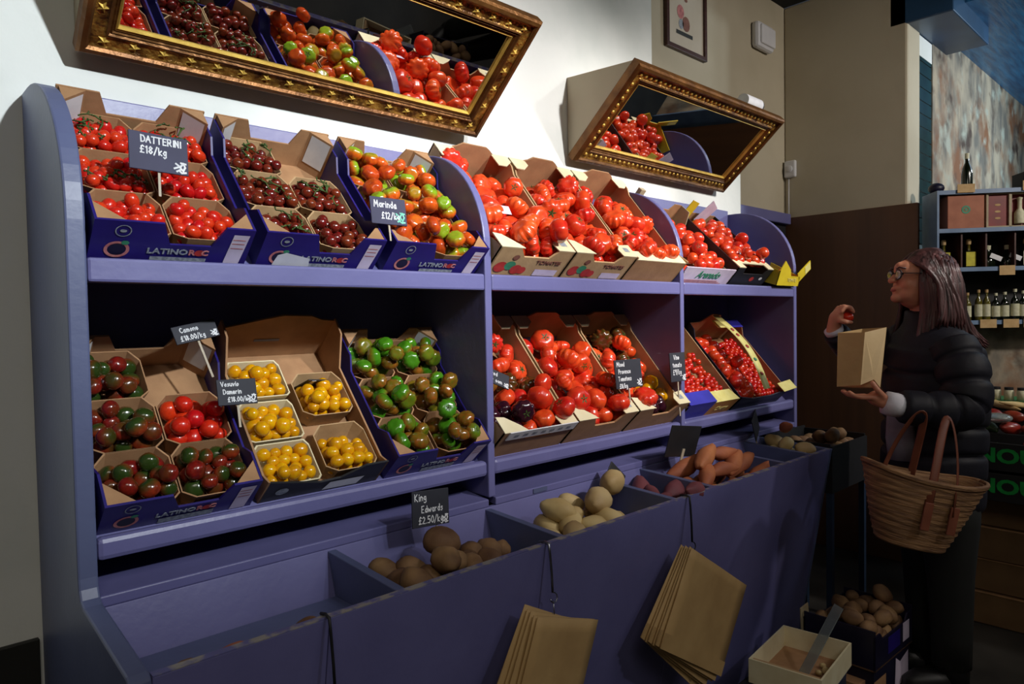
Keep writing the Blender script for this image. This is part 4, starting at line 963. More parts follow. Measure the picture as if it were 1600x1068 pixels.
for k in range(5):
    Mx = T(1.250, 1.176-.0075*k, .662) @ R('X', 90+3) @ R('Z', -19+2.2*(4-k)*-1+(2 if k % 2 else 0)) @ T(.01-.006*(4-k), .010, 0)
    paper_bag(Mx, .235, .33, 'brown paper bag, %s of the smaller hanging stack' % pos[k], 'smaller stack of paper bags', k)
for k in range(6):
    Mx = T(1.885, 1.176-.0075*k, .636) @ R('X', 90+2) @ R('Z', -33-1.8*(5-k)+(1.5 if k % 2 else 0)) @ T(.075, .022-.004*(5-k), 0)
    paper_bag(Mx, .395, .295, 'brown paper bag, %s of the larger hanging stack' % (['backmost', 'fifth from the front']+pos[1:])[k], 'larger stack of paper bags', 10+k)

# ================================================================== crates on the floor
t = empty('potato_crate', T(2.755, 1.02, .142) @ R('Z', -2), 'dark purple crate heaped with brown potatoes on the floor', 'crate'); w_, l_, h_ = .35, .255, .125
MB().box((-w_/2, -l_/2, 0), (w_/2, l_/2, .006)).build('base', M_['card'], t)
for y in (-l_/2, l_/2-.006): MB().prism([(-w_/2, 0), (w_/2, 0), (w_/2, h_), (w_*.36, h_), (w_*.3, h_*.8), (-w_*.3, h_*.8), (-w_*.36, h_), (-w_/2, h_)], y, y+.006, 'y').build('side_wall', M_['navy'], t)
for x in (-w_/2, w_/2-.006):
    o = MB().prism([(-l_/2, 0), (l_/2, 0), (l_/2, h_*1.15), (-l_/2, h_*1.15)], x, x+.006).build('end_wall', M_['navy'], t)
MB().box((.08, -l_/2-.0012, .03), (.14, -l_/2-.0004, .10)).build('white_label', M_['lilac'], t)
MB().box((-.06, -l_/2-.0012, .03), (.05, -l_/2-.0004, .09)).build('purple_print', M_['indigo'], t)
heap(KE, [(2.755-.16+p[0], 1.02-.112+p[1], .19+p[2]) for p in pack(38, .32, .225, [.03]*38, 71)], 'potato', 'brown potato in the dark purple crate on the floor', 'potato', 'potatoes in the floor crate', 21, None, (.85, 1.05))
t = empty('produce_crate', T(2.755, 1.02, 0) @ R('Z', -2), 'crate with a torn lilac label beneath the potato crate on the floor', 'crate')
MB().box((-.165, -.12, 0), (.165, .12, .006)).build('base', M_['card'], t)
for lo, hi in (((-.165, -.12, .006), (.165, -.114, .138)), ((-.165, .114, .006), (.165, .12, .138)), ((-.165, -.114, .006), (-.159, .114, .138)), ((.159, -.114, .006), (.165, .114, .138))): MB().box(lo, hi).build('side_wall', M_['navy'], t)
MB().add([(.02, -.1215, .01), (.15, -.1215, .02), (.15, -.1215, .12), (.07, -.1215, .10), (.03, -.1215, .125)], [(0, 1, 2, 3, 4)]).build('torn_label', M_['lilac'], t)
MB().box((-.165, -.1206, .0), (-.06, -.1201, .1)).build('brown_panel', M_['card'], t)
MB().box((-.01, .0, .0), (.05, .004, .20), T(-.16, .132, .1) @ R('Y', -6)).build('brown_ticket', M_['palebox'], t)
# open tray on a dark box
t = empty('storage_box', T(2.34, 1.055, 0) @ R('Z', 6), 'dark blue box under the open pale tray', 'box')
MB().box((-.15, -.105, 0), (.15, .105, .165)).build('body', M_['shelfblue'], t, bevel=.004)
MB().box((-.152, -.107, .15), (.152, .107, .17)).build('rim', M_['paintdark'], t)
t = empty('open_tray', T(2.34, 1.055, .171) @ R('Z', 6), 'pale rimmed open cardboard tray with potato crumbs on the floor stack', 'tray'); w_, l_, h_ = .33, .235, .08
MB().box((-w_/2+.004, -l_/2+.004, 0), (w_/2-.004, l_/2-.004, .006)).build('base', M_['card'], t)
for y, s_ in ((-l_/2, 1), (l_/2-.006, 1)): MB().box((-w_/2, y, 0), (w_/2, y+.006, h_)).build('side_wall', M_['cream_card'], t)
for x in (-w_/2, w_/2-.006): MB().box((x, -l_/2+.006, 0), (x+.006, l_/2-.006, h_)).build('side_wall', M_['cream_card'], t)
MB().prism([(-.085, .007), (-.075, .007), (-.145, .078), (-.155, .078)], -l_/2+.01, l_/2-.01, 'y').build('inner_flap', M_['card2'], t)
o = MB().box((-.0015, -.022, 0), (.0015, .022, .27)).build('acrylic_sheet', M_['plasticwrap'], None, M=T(2.285, 1.03, .185) @ R('Z', -32) @ R('Y', 32)); tag(o, 'thin clear sheet leaning out of the open tray', 'acrylic sheet')
heap(WH, [(2.38, .99, .19, .36), (2.35, 1.0, .19, .3), (2.41, 1.01, .19, .28)], 'potato', 'tiny pale potato left in the open tray', 'potato', 'potatoes in the open tray', 31)
o = MB().prism([(-.05, -.06), (.06, -.07), (.07, .05), (-.04, .06)], 0, .10, 'z').build('small_carton', M_['card'], None, bevel=.002, M=T(2.585, 1.0, 0)); tag(o, 'small brown cardboard piece between tray and potato crate', 'carton')

# ================================================================== the shopper (local axes: x right in the photo, y away, z up; faces -x)
PM = T(2.919, .852, 0) @ R('Z', -43.4964)
person = empty('person', PM, 'woman in black quilted coat and glasses holding a paper bag and a tomato', 'person')
b = MB()
b.ell((.045, .048, 1.535), (.088, .074, .090)); b.ell((.0, .048, 1.495), (.072, .062, .082))
b.ell((-.012, .048, 1.545), (.066, .060, .060))
b.cap((-.052, .048, 1.57), (-.058, .048, 1.545), .024, .020)           # brow
b.cap((-.066, .048, 1.548), (-.090, .048, 1.522), .008, .0115)          # nose
b.ell((-.084, .036, 1.519), (.009, .008, .007)); b.ell((-.084, .060, 1.519), (.009, .008, .007))
b.ell((-.068, .048, 1.492), (.019, .024, .011)); b.ell((-.066, .048, 1.480), (.018, .022, .010))   # lips
b.ell((-.066, .048, 1.456), (.024, .024, .018)); b.ell((-.02, .048, 1.470), (.055, .052, .040))    # chin, jaw
b.ell((-.035, .018, 1.505), (.030, .022, .028)); b.ell((-.035, .078, 1.505), (.030, .022, .028))   # cheeks
b.ell((.03, -.022, 1.513), (.016, .010, .030)); b.ell((.03, .118, 1.513), (.016, .010, .030))      # ears
b.cap((.03, .048, 1.46), (.06, .048, 1.32), .050, .056)
b.cap((.068, .048, 1.22), (.075, .048, 1.05), .11, .11); b.cap((.07, .048, 1.0), (.06, .048, .84), .12, .14)
b.cap((.06, -.03, 1.27), (.06, .13, 1.27), .05, .05)
for sy in (-.045, .12):
    b.cap((.07, sy, .82), (.08, sy, .45), .085, .058); b.cap((.08, sy, .45), (.085, sy, .10), .055, .038); b.cap((.085, sy, .045), (-.02, sy, .03), .034, .026)
# near arm
b.cap((.055, -.10, 1.25), (.03, -.185, 1.06), .045, .040); b.cap((.03, -.185, 1.06), (-.205, -.185, 1.080), .041, .027)
b.cap((-.215, -.185, 1.082), (-.262, -.172, 1.104), .025, .027)
b.ell((-.262, -.168, 1.104), (.034, .034, .017))
for j, (dy, L) in enumerate(((-.022, .9), (-.004, 1.05), (.014, 1.0), (.031, .82))):
    p0 = Vector((-.283, -.168+dy, 1.108)); p1 = p0+Vector((-.034*L, .010, -.001)); p2 = p1+Vector((-.024*L, .012, .006)); p3 = p2+Vector((-.014*L, .010, .012))
    b.cap(p0, p1, .0095, .0088); b.cap(p1, p2, .0088, .0080); b.cap(p2, p3, .0080, .0070)
b.cap((-.245, -.196, 1.108), (-.272, -.205, 1.134), .0125, .0105); b.cap((-.272, -.205, 1.134), (-.288, -.200, 1.160), .0105, .0085)
# far arm and hand pinching the tomato
b.cap((.05, .16, 1.27), (-.12, .235, 1.235), .045, .040); b.cap((-.12, .235, 1.235), (-.257, .165, 1.335), .040, .026)
b.cap((-.257, .165, 1.338), (-.248, .155, 1.385), .025, .028); b.ell((-.246, .150, 1.390), (.022, .030, .030))
for j, (dy, L) in enumerate(((-.026, .95), (-.009, 1.05), (.009, 1.0), (.026, .85))):
    p0 = Vector((-.244, .148+dy, 1.408)); p1 = p0+Vector((.014*L, -.002, .020*L)); p2 = p1+Vector((.022*L, -.004, -.003)); p3 = p2+Vector((.010*L, -.003, -.018*L))
    b.cap(p0, p1, .0095, .0090); b.cap(p1, p2, .0090, .0082); b.cap(p2, p3, .0082, .0070)
b.cap((-.246, .122, 1.374), (-.230, .112, 1.368), .012, .0105); b.cap((-.230, .112, 1.368), (-.208, .116, 1.366), .0105, .008)
body = b.build('body', M_['skin'], person)
rm = body.modifiers.new('remesh', 'REMESH'); rm.mode = 'VOXEL'; rm.voxel_size = .0042; rm.use_smooth_shade = True
sm = body.modifiers.new('smooth', 'SMOOTH'); sm.iterations = 4; sm.factor = .5
bpy.context.view_layer.update(); applied(body)
# face details
MB().ell((-.060, .022, 1.5465), (.011, .012, .0075), 12, 8).build('eye', M_['eye'], body, True); MB().ell((-.060, .074, 1.5465), (.011, .012, .0075), 12, 8).build('eye', M_['eye'], body, True)
MB().ell((-.0815, .048, 1.4865), (.006, .017, .0065), 12, 8).build('lips', M_['lip'], body, True)
for y in (.018, .078): MB().tube([(-.078, y+(.014 if y < .05 else -.014), 1.566), (-.074, y, 1.571), (-.058, y-(.014 if y < .05 else -.014), 1.566)], .0032, 6).build('eyebrow', M_['hair'], body, True)
g = empty('glasses', T(0, 0, 0)); g.parent = person; g.matrix_local = Matrix()
for y in (.019, .077):
    pts = [(-.080+.004*abs(math.cos(q)), y+.021*math.cos(q), 1.544+.018*math.sin(q)) for q in [2*PI*k/18 for k in range(19)]]
    MB().tube(pts, .0022, 6).build('rim', M_['black'], g, True)
    MB().ell((-.079, y, 1.544), (.0008, .020, .017), 14, 6).build('lens', M_['glass'], g, True)
MB().tube([(-.080, .040, 1.548), (-.084, .048, 1.551), (-.080, .056, 1.548)], .002, 6).build('bridge', M_['black'], g, True)
for y, s_ in ((-.003, -1), (.099, 1)): MB().tube([(-.077, y, 1.548), (-.03, y+s_*.016, 1.546), (.03, y+s_*.020, 1.540)], .0018, 6).build('temple', M_['black'], g, True)
# hair: a skull cap and falling locks, one mesh
h = MB(); rr = random.Random(12)
rg = []
for i in range(11):
    t_ = (PI*.60)*i/10+.02; ring = []
    for k in range(28):
        p = 2*PI*k/28; x = math.cos(p); cut = 1.0
        if x < -.35: tt = min(t_, .55+.35*(1+x)); 
        else: tt = t_
        ring.append((.052+.101*math.sin(tt)*x, .048+.090*math.sin(tt)*math.sin(p), 1.535+.100*math.cos(tt)))
    rg.append(ring)
h.rings(rg)
n_l = 120
for k in range(n_l):
    u = k/(n_l-1); p = -2.35+4.7*u          # angle round the back of the head, 0 = straight back (+x)
    th = rr.uniform(.5, 1.15)
    x0, y0, z0 = .052+.100*math.sin(th)*math.cos(p), .048+.090*math.sin(th)*math.sin(p), 1.535+.098*math.cos(th)
    back = max(0, math.cos(p)); L = rr.uniform(.23, .30)+.03*back
    xm, ym = .050+.108*math.cos(p)+.01, .048+.100*math.sin(p)
    xe = .060+(.118+.055*back)*math.cos(p)*rr.uniform(.92, 1.08)+.025*back; ye = .048+.118*math.sin(p)
    if abs(p) > 1.6: xe -= .01; 
    zb = 1.50-L*.35
    pts = [(x0, y0, z0), (xm*.97+.0, ym, 1.50), (xm+.004, ym*1.0, zb), ((xm+xe)/2+rr.uniform(-.006, .006), (ym+ye)/2, 1.50-L*.68), (xe+rr.uniform(-.012, .012), ye+rr.uniform(-.012, .012), 1.55-L)]
    sm_ = []
    for q in range(len(pts)-1):
        A, B = Vector(pts[q]), Vector(pts[q+1])
        P0 = Vector(pts[max(q-1, 0)]); P3 = Vector(pts[min(q+2, len(pts)-1)])
        for w_ in (0, .5):
            sm_.append(.5*((2*A)+(-P0+B)*w_+(2*P0-5*A+4*B-P3)*w_**2+(-P0+3*A-3*B+P3)*w_**3))
    sm_.append(Vector(pts[-1]))
    n_ = len(sm_); h.tube(sm_, [.0095 if q < n_-2 else .006 if q < n_-1 else .002 for q in range(n_)], 6)
for k in range(46):                      # parted fringe swept back over both temples
    s_ = -1 if k % 2 else 1; u = (k//2)/22; x0 = -.028+.10*u
    z0 = 1.535+.104*math.sqrt(max(.05, 1-((x0-.05)/.104)**2))
    P_ = [(x0, .048+s_*.004, z0), (x0+.004, .048+s_*.045, z0-.018), (x0*.6+.012+.02*u, .048+s_*.085, 1.560-.01*u), (.028+.05*u, .048+s_*(.100+.004*rr.random()), 1.50), (.030+.07*u, .048+s_*(.108+.006*rr.random()), 1.43), (.012+.10*u+rr.uniform(-.012, .012), .048+s_*(.118+.010*rr.random()), 1.345+rr.uniform(-.02, .02))]
    sm_ = []
    for q in range(5):
        A, B = Vector(P_[q]), Vector(P_[q+1]); P0 = Vector(P_[max(q-1, 0)]); P3 = Vector(P_[min(q+2, 5)])
        for w_ in (0, .33, .66): sm_.append(.5*((2*A)+(-P0+B)*w_+(2*P0-5*A+4*B-P3)*w_**2+(-P0+3*A-3*B+P3)*w_**3))
    sm_.append(Vector(P_[-1])); n_ = len(sm_)
    h.tube(sm_, [.005]+[.009]*(n_-3)+[.006, .002], 6)
h.build('hair', M_['hair'], person, True)
# quilted coat: puffed rolls round the trunk and along both sleeves
c_ = MB()
prof = [(1.385, .055, .068, .055), (1.36, .068, .088, .062), (1.33, .09, .13, .066), (1.30, .125, .175, .07)]
trunk = [(1.28, .070, .148, .195), (1.18, .072, .158, .205), (1.08, .072, .165, .208), (.98, .070, .165, .205), (.88, .066, .165, .20), (.78, .064, .165, .198), (.67, .062, .162, .195)]
rg = []
def ering(z, cx, rx, ry, n=32): return [(cx+rx*math.cos(2*PI*k/n), .045+ry*math.sin(2*PI*k/n), z+.006*math.sin(2*PI*k/n*3)) for k in range(n)]
for z, cx, rx, ry in ((1.405, .045, .062, .070), (1.40, .045, .072, .082), (1.36, .050, .080, .095), (1.335, .058, .098, .13), (1.31, .065, .125, .172)): rg.append(ering(z, cx, rx, ry))
for (za, ca, ra, sa), (zb_, cb, rb, sb) in zip(trunk, trunk[1:]):
    for q in range(10):
        w_ = q/10; z = za+(zb_-za)*w_; pu = 1-.085*math.exp(-(min(w_, 1-w_)/.09)**2)+.02*math.sin(w_*PI)
        rg.append(ering(z, ca+(cb-ca)*w_, (ra+(rb-ra)*w_)*pu, (sa+(sb-sa)*w_)*pu))
rg.append(ering(.665, .062, .150, .18))
c_.rings(rg[::-1])
def sleeve(pts, R0):
    P_ = [Vector(p) for p in pts]; path = []; rad = []; n = 60
    for i in range(n+1):
        w_ = i/n*(len(P_)-1); k = min(int(w_), len(P_)-2); q = w_-k
        A, B = P_[k], P_[k+1]; P0 = P_[max(k-1, 0)]; P3 = P_[min(k+2, len(P_)-1)]
        path.append(.5*((2*A)+(-P0+B)*q+(2*P0-5*A+4*B-P3)*q*q+(-P0+3*A-3*B+P3)*q**3))
        base = R0[k]+(R0[k+1]-R0[k])*q
        ph = (i/n*6) % 1; rad.append(base*(1-.15*math.exp(-(min(ph, 1-ph)/.10)**2)+.03*math.sin(ph*PI)))
    rad[0] *= .7; c_.tube(path, rad, 18)
sleeve([(.05, -.09, 1.285), (.055, -.15, 1.19), (.04, -.185, 1.075), (-.05, -.19, 1.058), (-.185, -.187, 1.076)], [.078, .085, .078, .068, .055])
sleeve([(.05, .16, 1.29), (-.03, .215, 1.265), (-.118, .236, 1.24), (-.185, .205, 1.275), (-.248, .168, 1.328)], [.078, .072, .064, .056, .046])
c_.build('coat', M_['coat'], person, True)
MB().tube([(-.178, -.187, 1.0765), (-.21, -.186, 1.081), (-.236, -.180, 1.090)], [.040, .043, .040], 16).build('shirt_cuff', M_['cuff'], person, True)
MB().tube([(-.246, .170, 1.325), (-.256, .166, 1.342)], [.036, .037], 14).build('shirt_cuff', M_['cuff'], person, True)
MB().tube([(-.085, -.02, 1.10), (-.105, -.04, 1.02), (-.112, -.055, .94), (-.105, -.05, .86)], [.03, .045, .05, .045], 14, flat=.45).build('grey_top', M_['greytop'], person, True)
tr = MB()
for sy in (-.045, .12): tr.tube([(.065, sy*.9, .80), (.075, sy, .62), (.08, sy, .42), (.085, sy, .20), (.085, sy, .09)], [.115, .10, .078, .068, .066], 16)
tr.ell((.052, .047, .76), (.145, .165, .12)); tr.build('trousers', M_['trouser'], person, True)
for sy in (-.045, .12):
    MB().rings([[(.035+r_*.125*math.cos(2*PI*k/20)-(.01 if z < .05 else 0), sy+r_*.052*math.sin(2*PI*k/20), z) for k in range(20)] for z, r_ in ((.002, .96), (.02, 1.0), (.045, .96), (.07, .75))]).build('boot', M_['boot'], person, True)
    MB().tube([(.085, sy, .03), (.085, sy, .10), (.085, sy, .16)], [.058, .060, .062], 16).build('boot', M_['boot'], person, True)

# tomato between finger and thumb
o = inst('tomato', F['beefsmooth'][0][0], PM @ T(-.212, .134, 1.388) @ R('X', 30) @ S(.021)); tag(o, 'small red tomato pinched in the raised hand of the woman', 'tomato')
# the bag she holds open
t = empty('paper_bag', PM, 'light brown paper bag held open in the hand of the woman', 'paper bag')
def panel(pts, name, m, th=.0012):
    pts = [Vector(p) for p in pts]; n = (pts[1]-pts[0]).cross(pts[-1]-pts[0]).normalized()*th; k = len(pts)
    return MB().add([tuple(p) for p in pts]+[tuple(p+n) for p in pts], [tuple(range(k)), tuple(range(2*k-1, k-1, -1))]+[(i, (i+1) % k, k+(i+1) % k, k+i) for i in range(k)]).build(name, M_[m], t)
A = (-.363, -.105, 1.332); B = (-.296, -.165, 1.334); C_ = (-.205, -.138, 1.350); D_ = (-.265, -.085, 1.345)
a = (-.372, -.115, 1.140); b_ = (-.312, -.166, 1.150); c2 = (-.228, -.138, 1.136); d2 = (-.275, -.092, 1.130)
panel([A, B, b_, a], 'front_face', 'kraft'); panel([B, C_, c2, (-.262, -.160, 1.168), b_], 'side_face', 'kraftlit'); panel([C_, D_, d2, c2], 'back_face', 'kraft'); panel([D_, A, a, d2], 'gusset_face', 'kraft')  # side face takes the lighter copy to show light falling on it
panel([a, b_, (-.262, -.160, 1.168), c2, d2], 'folded_bottom', 'kraftlit')
# the basket
t = empty('straw_basket', PM @ T(-.213, -.29, .632) @ R('Y', 12), 'woven straw basket with brown leather straps on the arm of the woman', 'basket')
rows = 12; prev = None
def brow(v, dr=0.):
    z = v*.225; rx = .100+.092*v**.85+dr; ry = .075+.042*v+dr
    sag = .022*v
    return [(rx*math.copysign(abs(math.cos(q))**.85, math.cos(q)), ry*math.copysign(abs(math.sin(q))**.85, math.sin(q)), z+sag*(math.cos(q)**2)-.006) for q in [2*PI*k/48 for k in range(48)]]
bk = MB(); rg = []
for i in range(rows):
    for q in range(3):
        rg.append(brow((i+q/3)/rows, .0065*math.sin(PI*(q/3+.16))))
rg.append(brow(1., 0))
inner = [[(x*.955, y*.93, z+.004) for x, y, z in r] for r in rg[::-3]]
bk.rings(rg+inner, True); bk.build('woven_body', M_['strawA'], t, True)
for i in range(2):
    r_ = brow(1.0+.02*i, .002); MB().tube(r_+[r_[0]], .0075, 6).build('rim_braid', M_['strawA'], t, True)
def strap(y, x1, x2, top, lean):
    pts = []
    for q in range(21):
        w_ = q/20; x = x1+(x2-x1)*w_; z = .13+(top-.13)*math.sin(PI*w_)**.55
        pts.append((x, y*(1-.25*math.sin(PI*w_))+lean*math.sin(PI*w_), z))
    MB().tube(pts, [.0125]*21, 8, flat=.22).build('leather_strap', M_['leather'], t, True)
strap(-.118, -.035, .05, .435, .03); strap(.118, -.075, .03, .435, -.045)
for x, y in ((-.035, -.121), (.05, -.120)): MB().box((x-.014, y-.003, .07), (x+.014, y+.004, .16)).build('strap_patch', M_['leather'], t, bevel=.002)

# ================================================================== things on the walls
t = empty('framed_picture', T(3.185, 2.028, 2.745), 'narrow dark framed botanical print high on the recessed wall', 'picture')
for lo, hi in (((-.185, -.02, 0), (-.163, 0, .6)), ((.163, -.02, 0), (.185, 0, .6)), ((-.163, -.02, 0), (.163, 0, .022)), ((-.163, -.02, .578), (.163, 0, .6))): MB().box(lo, hi).build('frame_rail', M_['darkwood'], t, bevel=.002)
MB().box((-.165, -.008, .02), (.165, -.001, .58)).build('print_sheet', M_['paperart'], t)
for x, z, r_, mm in ((-.05, .20, .035, 'pinkprint'), (.0, .15, .038, 'brownprint'), (-.045, .14, .025, 'greyprint')):
    mb = MB(); disc(mb, x, z, 0, r_, -.0092, 14, .9); mb.build('fruit_print', M_[mm], t)
mb = MB(); quad(mb, -.09, .085, .06, .105, -.0092); mb.build('ground_print', M_['dado'], t)
mb = MB()
for k in range(9): disc(mb, .0+.05*math.sin(k*2.1), .27+.03*k, 0, .010, -.0092, 8, 1.5)
mb.build('leaf_print', M_['brownprint'], t)
t = empty('wall_box', T(3.98, 2.03, 3.03), 'white rounded wall box high in the corner of the recess', 'wall box')
MB().box((-.10, -.05, -.075), (.10, 0, .075)).build('housing', M_['whiteplastic'], t, bevel=.02); MB().box((-.08, -.062, -.055), (.09, -.045, .055)).build('front_cover', M_['whiteplastic'], t, bevel=.01)
t = empty('wall_sensor', T(4.30, 1.985, 2.30), 'small white thermostat on the end wall above the brown panel', 'thermostat')
MB().box((-.03, -.036, -.052), (-.001, .036, .052)).build('housing', M_['whiteplastic'], t, bevel=.009)
MB().lathe([(.0, 0), (.02, 0), (.02, .006), (.016, .008), (0, .008)], 18, T(-.03, 0, .0) @ R('Y', -90)).build('dial', M_['white'], t, True, angle=40)
MB().tube([(-.012, .012, -.05), (-.010, .014, -.18), (-.012, .013, -.30)], .004, 6).build('cable', M_['whiteplastic'], t, True)
t = empty('paper_roll', T(3.02, 1.62, 2.385), 'white roll with a dark end lying on top of the smaller mirror', 'roll')
MB().lathe([(.0, 0), (.03, 0), (.03, .14), (.0, .14)], 18, R('Y', 90)).build('roll', M_['white'], t, True, angle=40)
MB().lathe([(.0, .14), (.026, .14), (.026, .155), (.0, .155)], 18, R('Y', 90)).build('core_cap', M_['slate'], t, True, angle=40)

# ================================================================== bottle shelves by the far corner (local x along the shelf, y = towards the room negative)
BM = T(4.40, 1.284, 0) @ R('Z', math.degrees(math.atan2(-.793, .609)))
SLn = .95; dep = .20
t = empty('bottle_shelf', BM, 'dark blue shelf unit of bottles and boxes beyond the woman', 'shelving')
for z, nm in ((2.045, 'shelf_board'), (1.842, 'shelf_board'), (1.635, 'shelf_board'), (1.352, 'shelf_board')):
    s_ = MB().box((.012, -dep+.02, z-.02), (SLn, 0, z)).build(nm, M_['shelfblue'], t)
    MB().box((.012, -dep+.012, z-.021), (SLn, -dep+.0195, z+.001)).build('edge_strip', M_['shelfedge'], s_)
MB().box((0, -dep+.01, .6), (.011, 0, 2.046)).build('upright', M_['shelfedge'], t)
MB().box((SLn, -dep+.01, .6), (SLn+.012, 0, 2.046)).build('upright', M_['shelfblue'], t)
MB().box((.012, .001, 1.33), (SLn, .012, 2.046)).build('back_panel', M_['black'], t)
MB().box((.012, .001, .6), (SLn, .012, 1.329)).build('back_panel', M_['stone'], t)
for x in (.13, .25, .39, .55, .72): MB().box((x-.004, -dep+.03, 1.636), (x+.004, 0, 1.82)).build('slot_divider', M_['darkwood'], t)
def tagcard(x, z, w_, h_, label):
    o = MB().box((x-w_/2, -dep+.004, z-h_/2), (x+w_/2, -dep+.007, z+h_/2)).build('price_tag', M_['tag'], None, M=BM.copy()); tag(o, label, 'price tag', 'tan price tags')
for x, z, w_, h_, lb in ((.14, 2.052, .085, .045, 'tan price tag below the dark bottle on the top board'), (.445, 2.055, .065, .05, 'tan price tag at the right of the top board'), (.34, 1.615, .075, .05, 'tan price tag under the row of labelled bottles'),
                         (.25, 1.335, .08, .045, 'tan price tag under the left oil bottles'), (.36, 1.335, .075, .045, 'tan price tag under the middle oil bottles'), (.45, 1.335, .06, .045, 'tan price tag under the right oil bottles')): tagcard(x, z, w_, h_, lb)
def bottle(x, z, h_, r_, m, lab, label, group, y=-.10, cap='palelabel', labm=None):
    t = empty('bottle', BM @ T(x, y, z), label, 'bottle', group)
    MB().lathe([(0, 0), (r_, .0), (r_, h_*.58), (r_*.85, h_*.66), (r_*.36, h_*.76), (r_*.34, h_*.93), (0, h_*.93)], 14).build('glass', M_[m], t, True, angle=50)
    MB().lathe([(0, h_*.90), (r_*.44, h_*.90), (r_*.44, h_), (0, h_)], 12).build('stopper', M_[cap], t, True, angle=50)
    if lab: MB().lathe([(r_*1.0, h_*.12), (r_*1.03, h_*.12), (r_*1.03, h_*.52), (r_*1.0, h_*.52)], 14).build('label', M_[lab], t, True, angle=50)
def sq_bottle(x, z, h_, w_, lab, label, group):
    t = empty('bottle', BM @ T(x, -.10, z), label, 'bottle', group)
    MB().box((-w_/2, -w_/2, 0), (w_/2, w_/2, h_*.60)).build('glass', M_['bottle'], t, bevel=.005)
    MB().lathe([(0, h_*.60), (w_*.2, h_*.60), (w_*.16, h_*.72), (w_*.16, h_*.82), (0, h_*.82)], 12).build('neck', M_['oil'], t, True, angle=50)
    MB().lathe([(0, h_*.82), (w_*.24, h_*.82), (w_*.26, h_*.92), (w_*.2, h_), (0, h_)], 12).build('stopper', M_['tag'], t, True, angle=50)
    MB().box((-w_*.46, -w_/2-.002, h_*.06), (w_*.46, -w_/2-.0006, h_*.55)).build('label', M_[lab], t)
# top of the unit
t = empty('bottle', BM @ T(.19, -.09, 2.046), 'dark bottle with a pale cap standing on top of the shelves', 'bottle')
MB().lathe([(0, 0), (.026, 0), (.027, .10), (.022, .13), (.010, .16), (.009, .185), (0, .185)], 16).build('glass', M_['bottle'], t, True, angle=50)
MB().lathe([(0, .18), (.0105, .18), (.0105, .21), (0, .21)], 12).build('cap', M_['palelabel'], t, True, angle=50)
o = MB().box((.44, -.15, 2.046), (.62, -.03, 2.135)).build('black_box', M_['black'], None, bevel=.004, M=BM.copy()); tag(o, 'black box on top of the bottle shelves at the picture edge', 'box')
o = MB().ell((.04, -.08, 2.075), (.04, .04, .03), 14, 8).build('dark_bowl', M_['navy'], None, True, M=BM.copy()); tag(o, 'small dark round object at the left end on top of the shelves', 'bowl')
# boxes
t = empty('gift_box', BM @ T(.15, -.10, 1.843), 'terracotta gift box with a green emblem on the upper shelf', 'box')
MB().box((-.09, -.07, 0), (.09, .07, .178)).build('body', M_['pinkcard'], t, bevel=.003); mb = MB(); disc(mb, 0, .10, .012, .022, -.0712, 16); disc(mb, 0, .10, 0, .008, -.0712, 10); mb.build('emblem', M_['greenprint'], t)
t = empty('gift_box', BM @ T(.365, -.10, 1.843), 'open pale wood gift box with a red panel and a bottle on the upper shelf', 'box')
MB().box((-.11, -.02, 0), (.11, .07, .18)).build('back', M_['palebox'], t)
for lo, hi in (((-.115, -.07, 0), (-.105, .07, .185)), ((-.005, -.07, 0), (.008, -.02, .185)), ((.105, -.07, 0), (.115, .07, .185)), ((-.105, -.07, .175), (.105, .07, .185)), ((-.105, -.07, 0), (.105, -.02, .008))): MB().box(lo, hi).build('box_wall', M_['palebox'], t)
MB().box((-.104, -.058, .009), (-.006, -.021, .174)).build('red_panel', M_['redbox'], t)
MB().box((.009, -.03, .009), (.104, -.021, .174)).build('red_lining', M_['redbox'], t)
mb = MB()
for k in range(3): disc(mb, -.055, .05+.035*k, 0, .006, -.0592, 8, 2.5)
mb.build('gold_print', M_['tag'], t)
MB().lathe([(0, .02), (.025, .02), (.025, .075), (.010, .10), (.010, .14), (.014, .155), (0, .16)], 12, T(.056, -.048, 0)).build('small_bottle', M_['palelabel'], t, True, angle=50)
t = empty('gift_box', BM @ T(.56, -.10, 1.843), 'pale grey box at the right end of the upper shelf', 'box'); MB().box((-.075, -.07, 0), (.075, .07, .172)).build('body', M_['palebox'], t, bevel=.003); MB().box((-.06, -.0715, .02), (.06, -.0705, .06)).build('pink_print', M_['pinkprint'], t)
gp = 'bottles on the middle shelf'
sq_bottle(.07, 1.636, .155, .05, 'yellowlabel', 'short bottle at the left end of the middle shelf, partly behind her hair', gp)
sq_bottle(.195, 1.636, .155, .052, 'yellowlabel', 'square bottle with a bright yellow label on the middle shelf', gp)
sq_bottle(.475, 1.636, .15, .048, 'palelabel', 'square bottle with a cream label at the right of the middle shelf', gp)
sq_bottle(.63, 1.636, .15, .048, 'palelabel', 'last square bottle on the middle shelf', gp)
for x, lb in ((.29, 'left'), (.385, 'right')):
    t = empty('bottle', BM @ T(x, -.10, 1.636), '%s squat dark flask with a pale tilted tag on the middle shelf' % lb, 'bottle', gp)
    MB().lathe([(0, 0), (.034, 0), (.036, .03), (.028, .06), (.012, .075), (.010, .10), (0, .10)], 14).build('glass', M_['bottle'], t, True, angle=50)
    MB().lathe([(0, .095), (.013, .095), (.014, .118), (0, .12)], 12).build('stopper', M_['palelabel'], t, True, angle=50)
    MB().box((-.03, -.038, .045), (.03, -.034, .07), R('Y', 24)).build('label', M_['white'], t)
gp = 'oil bottles on the lowest shelf'
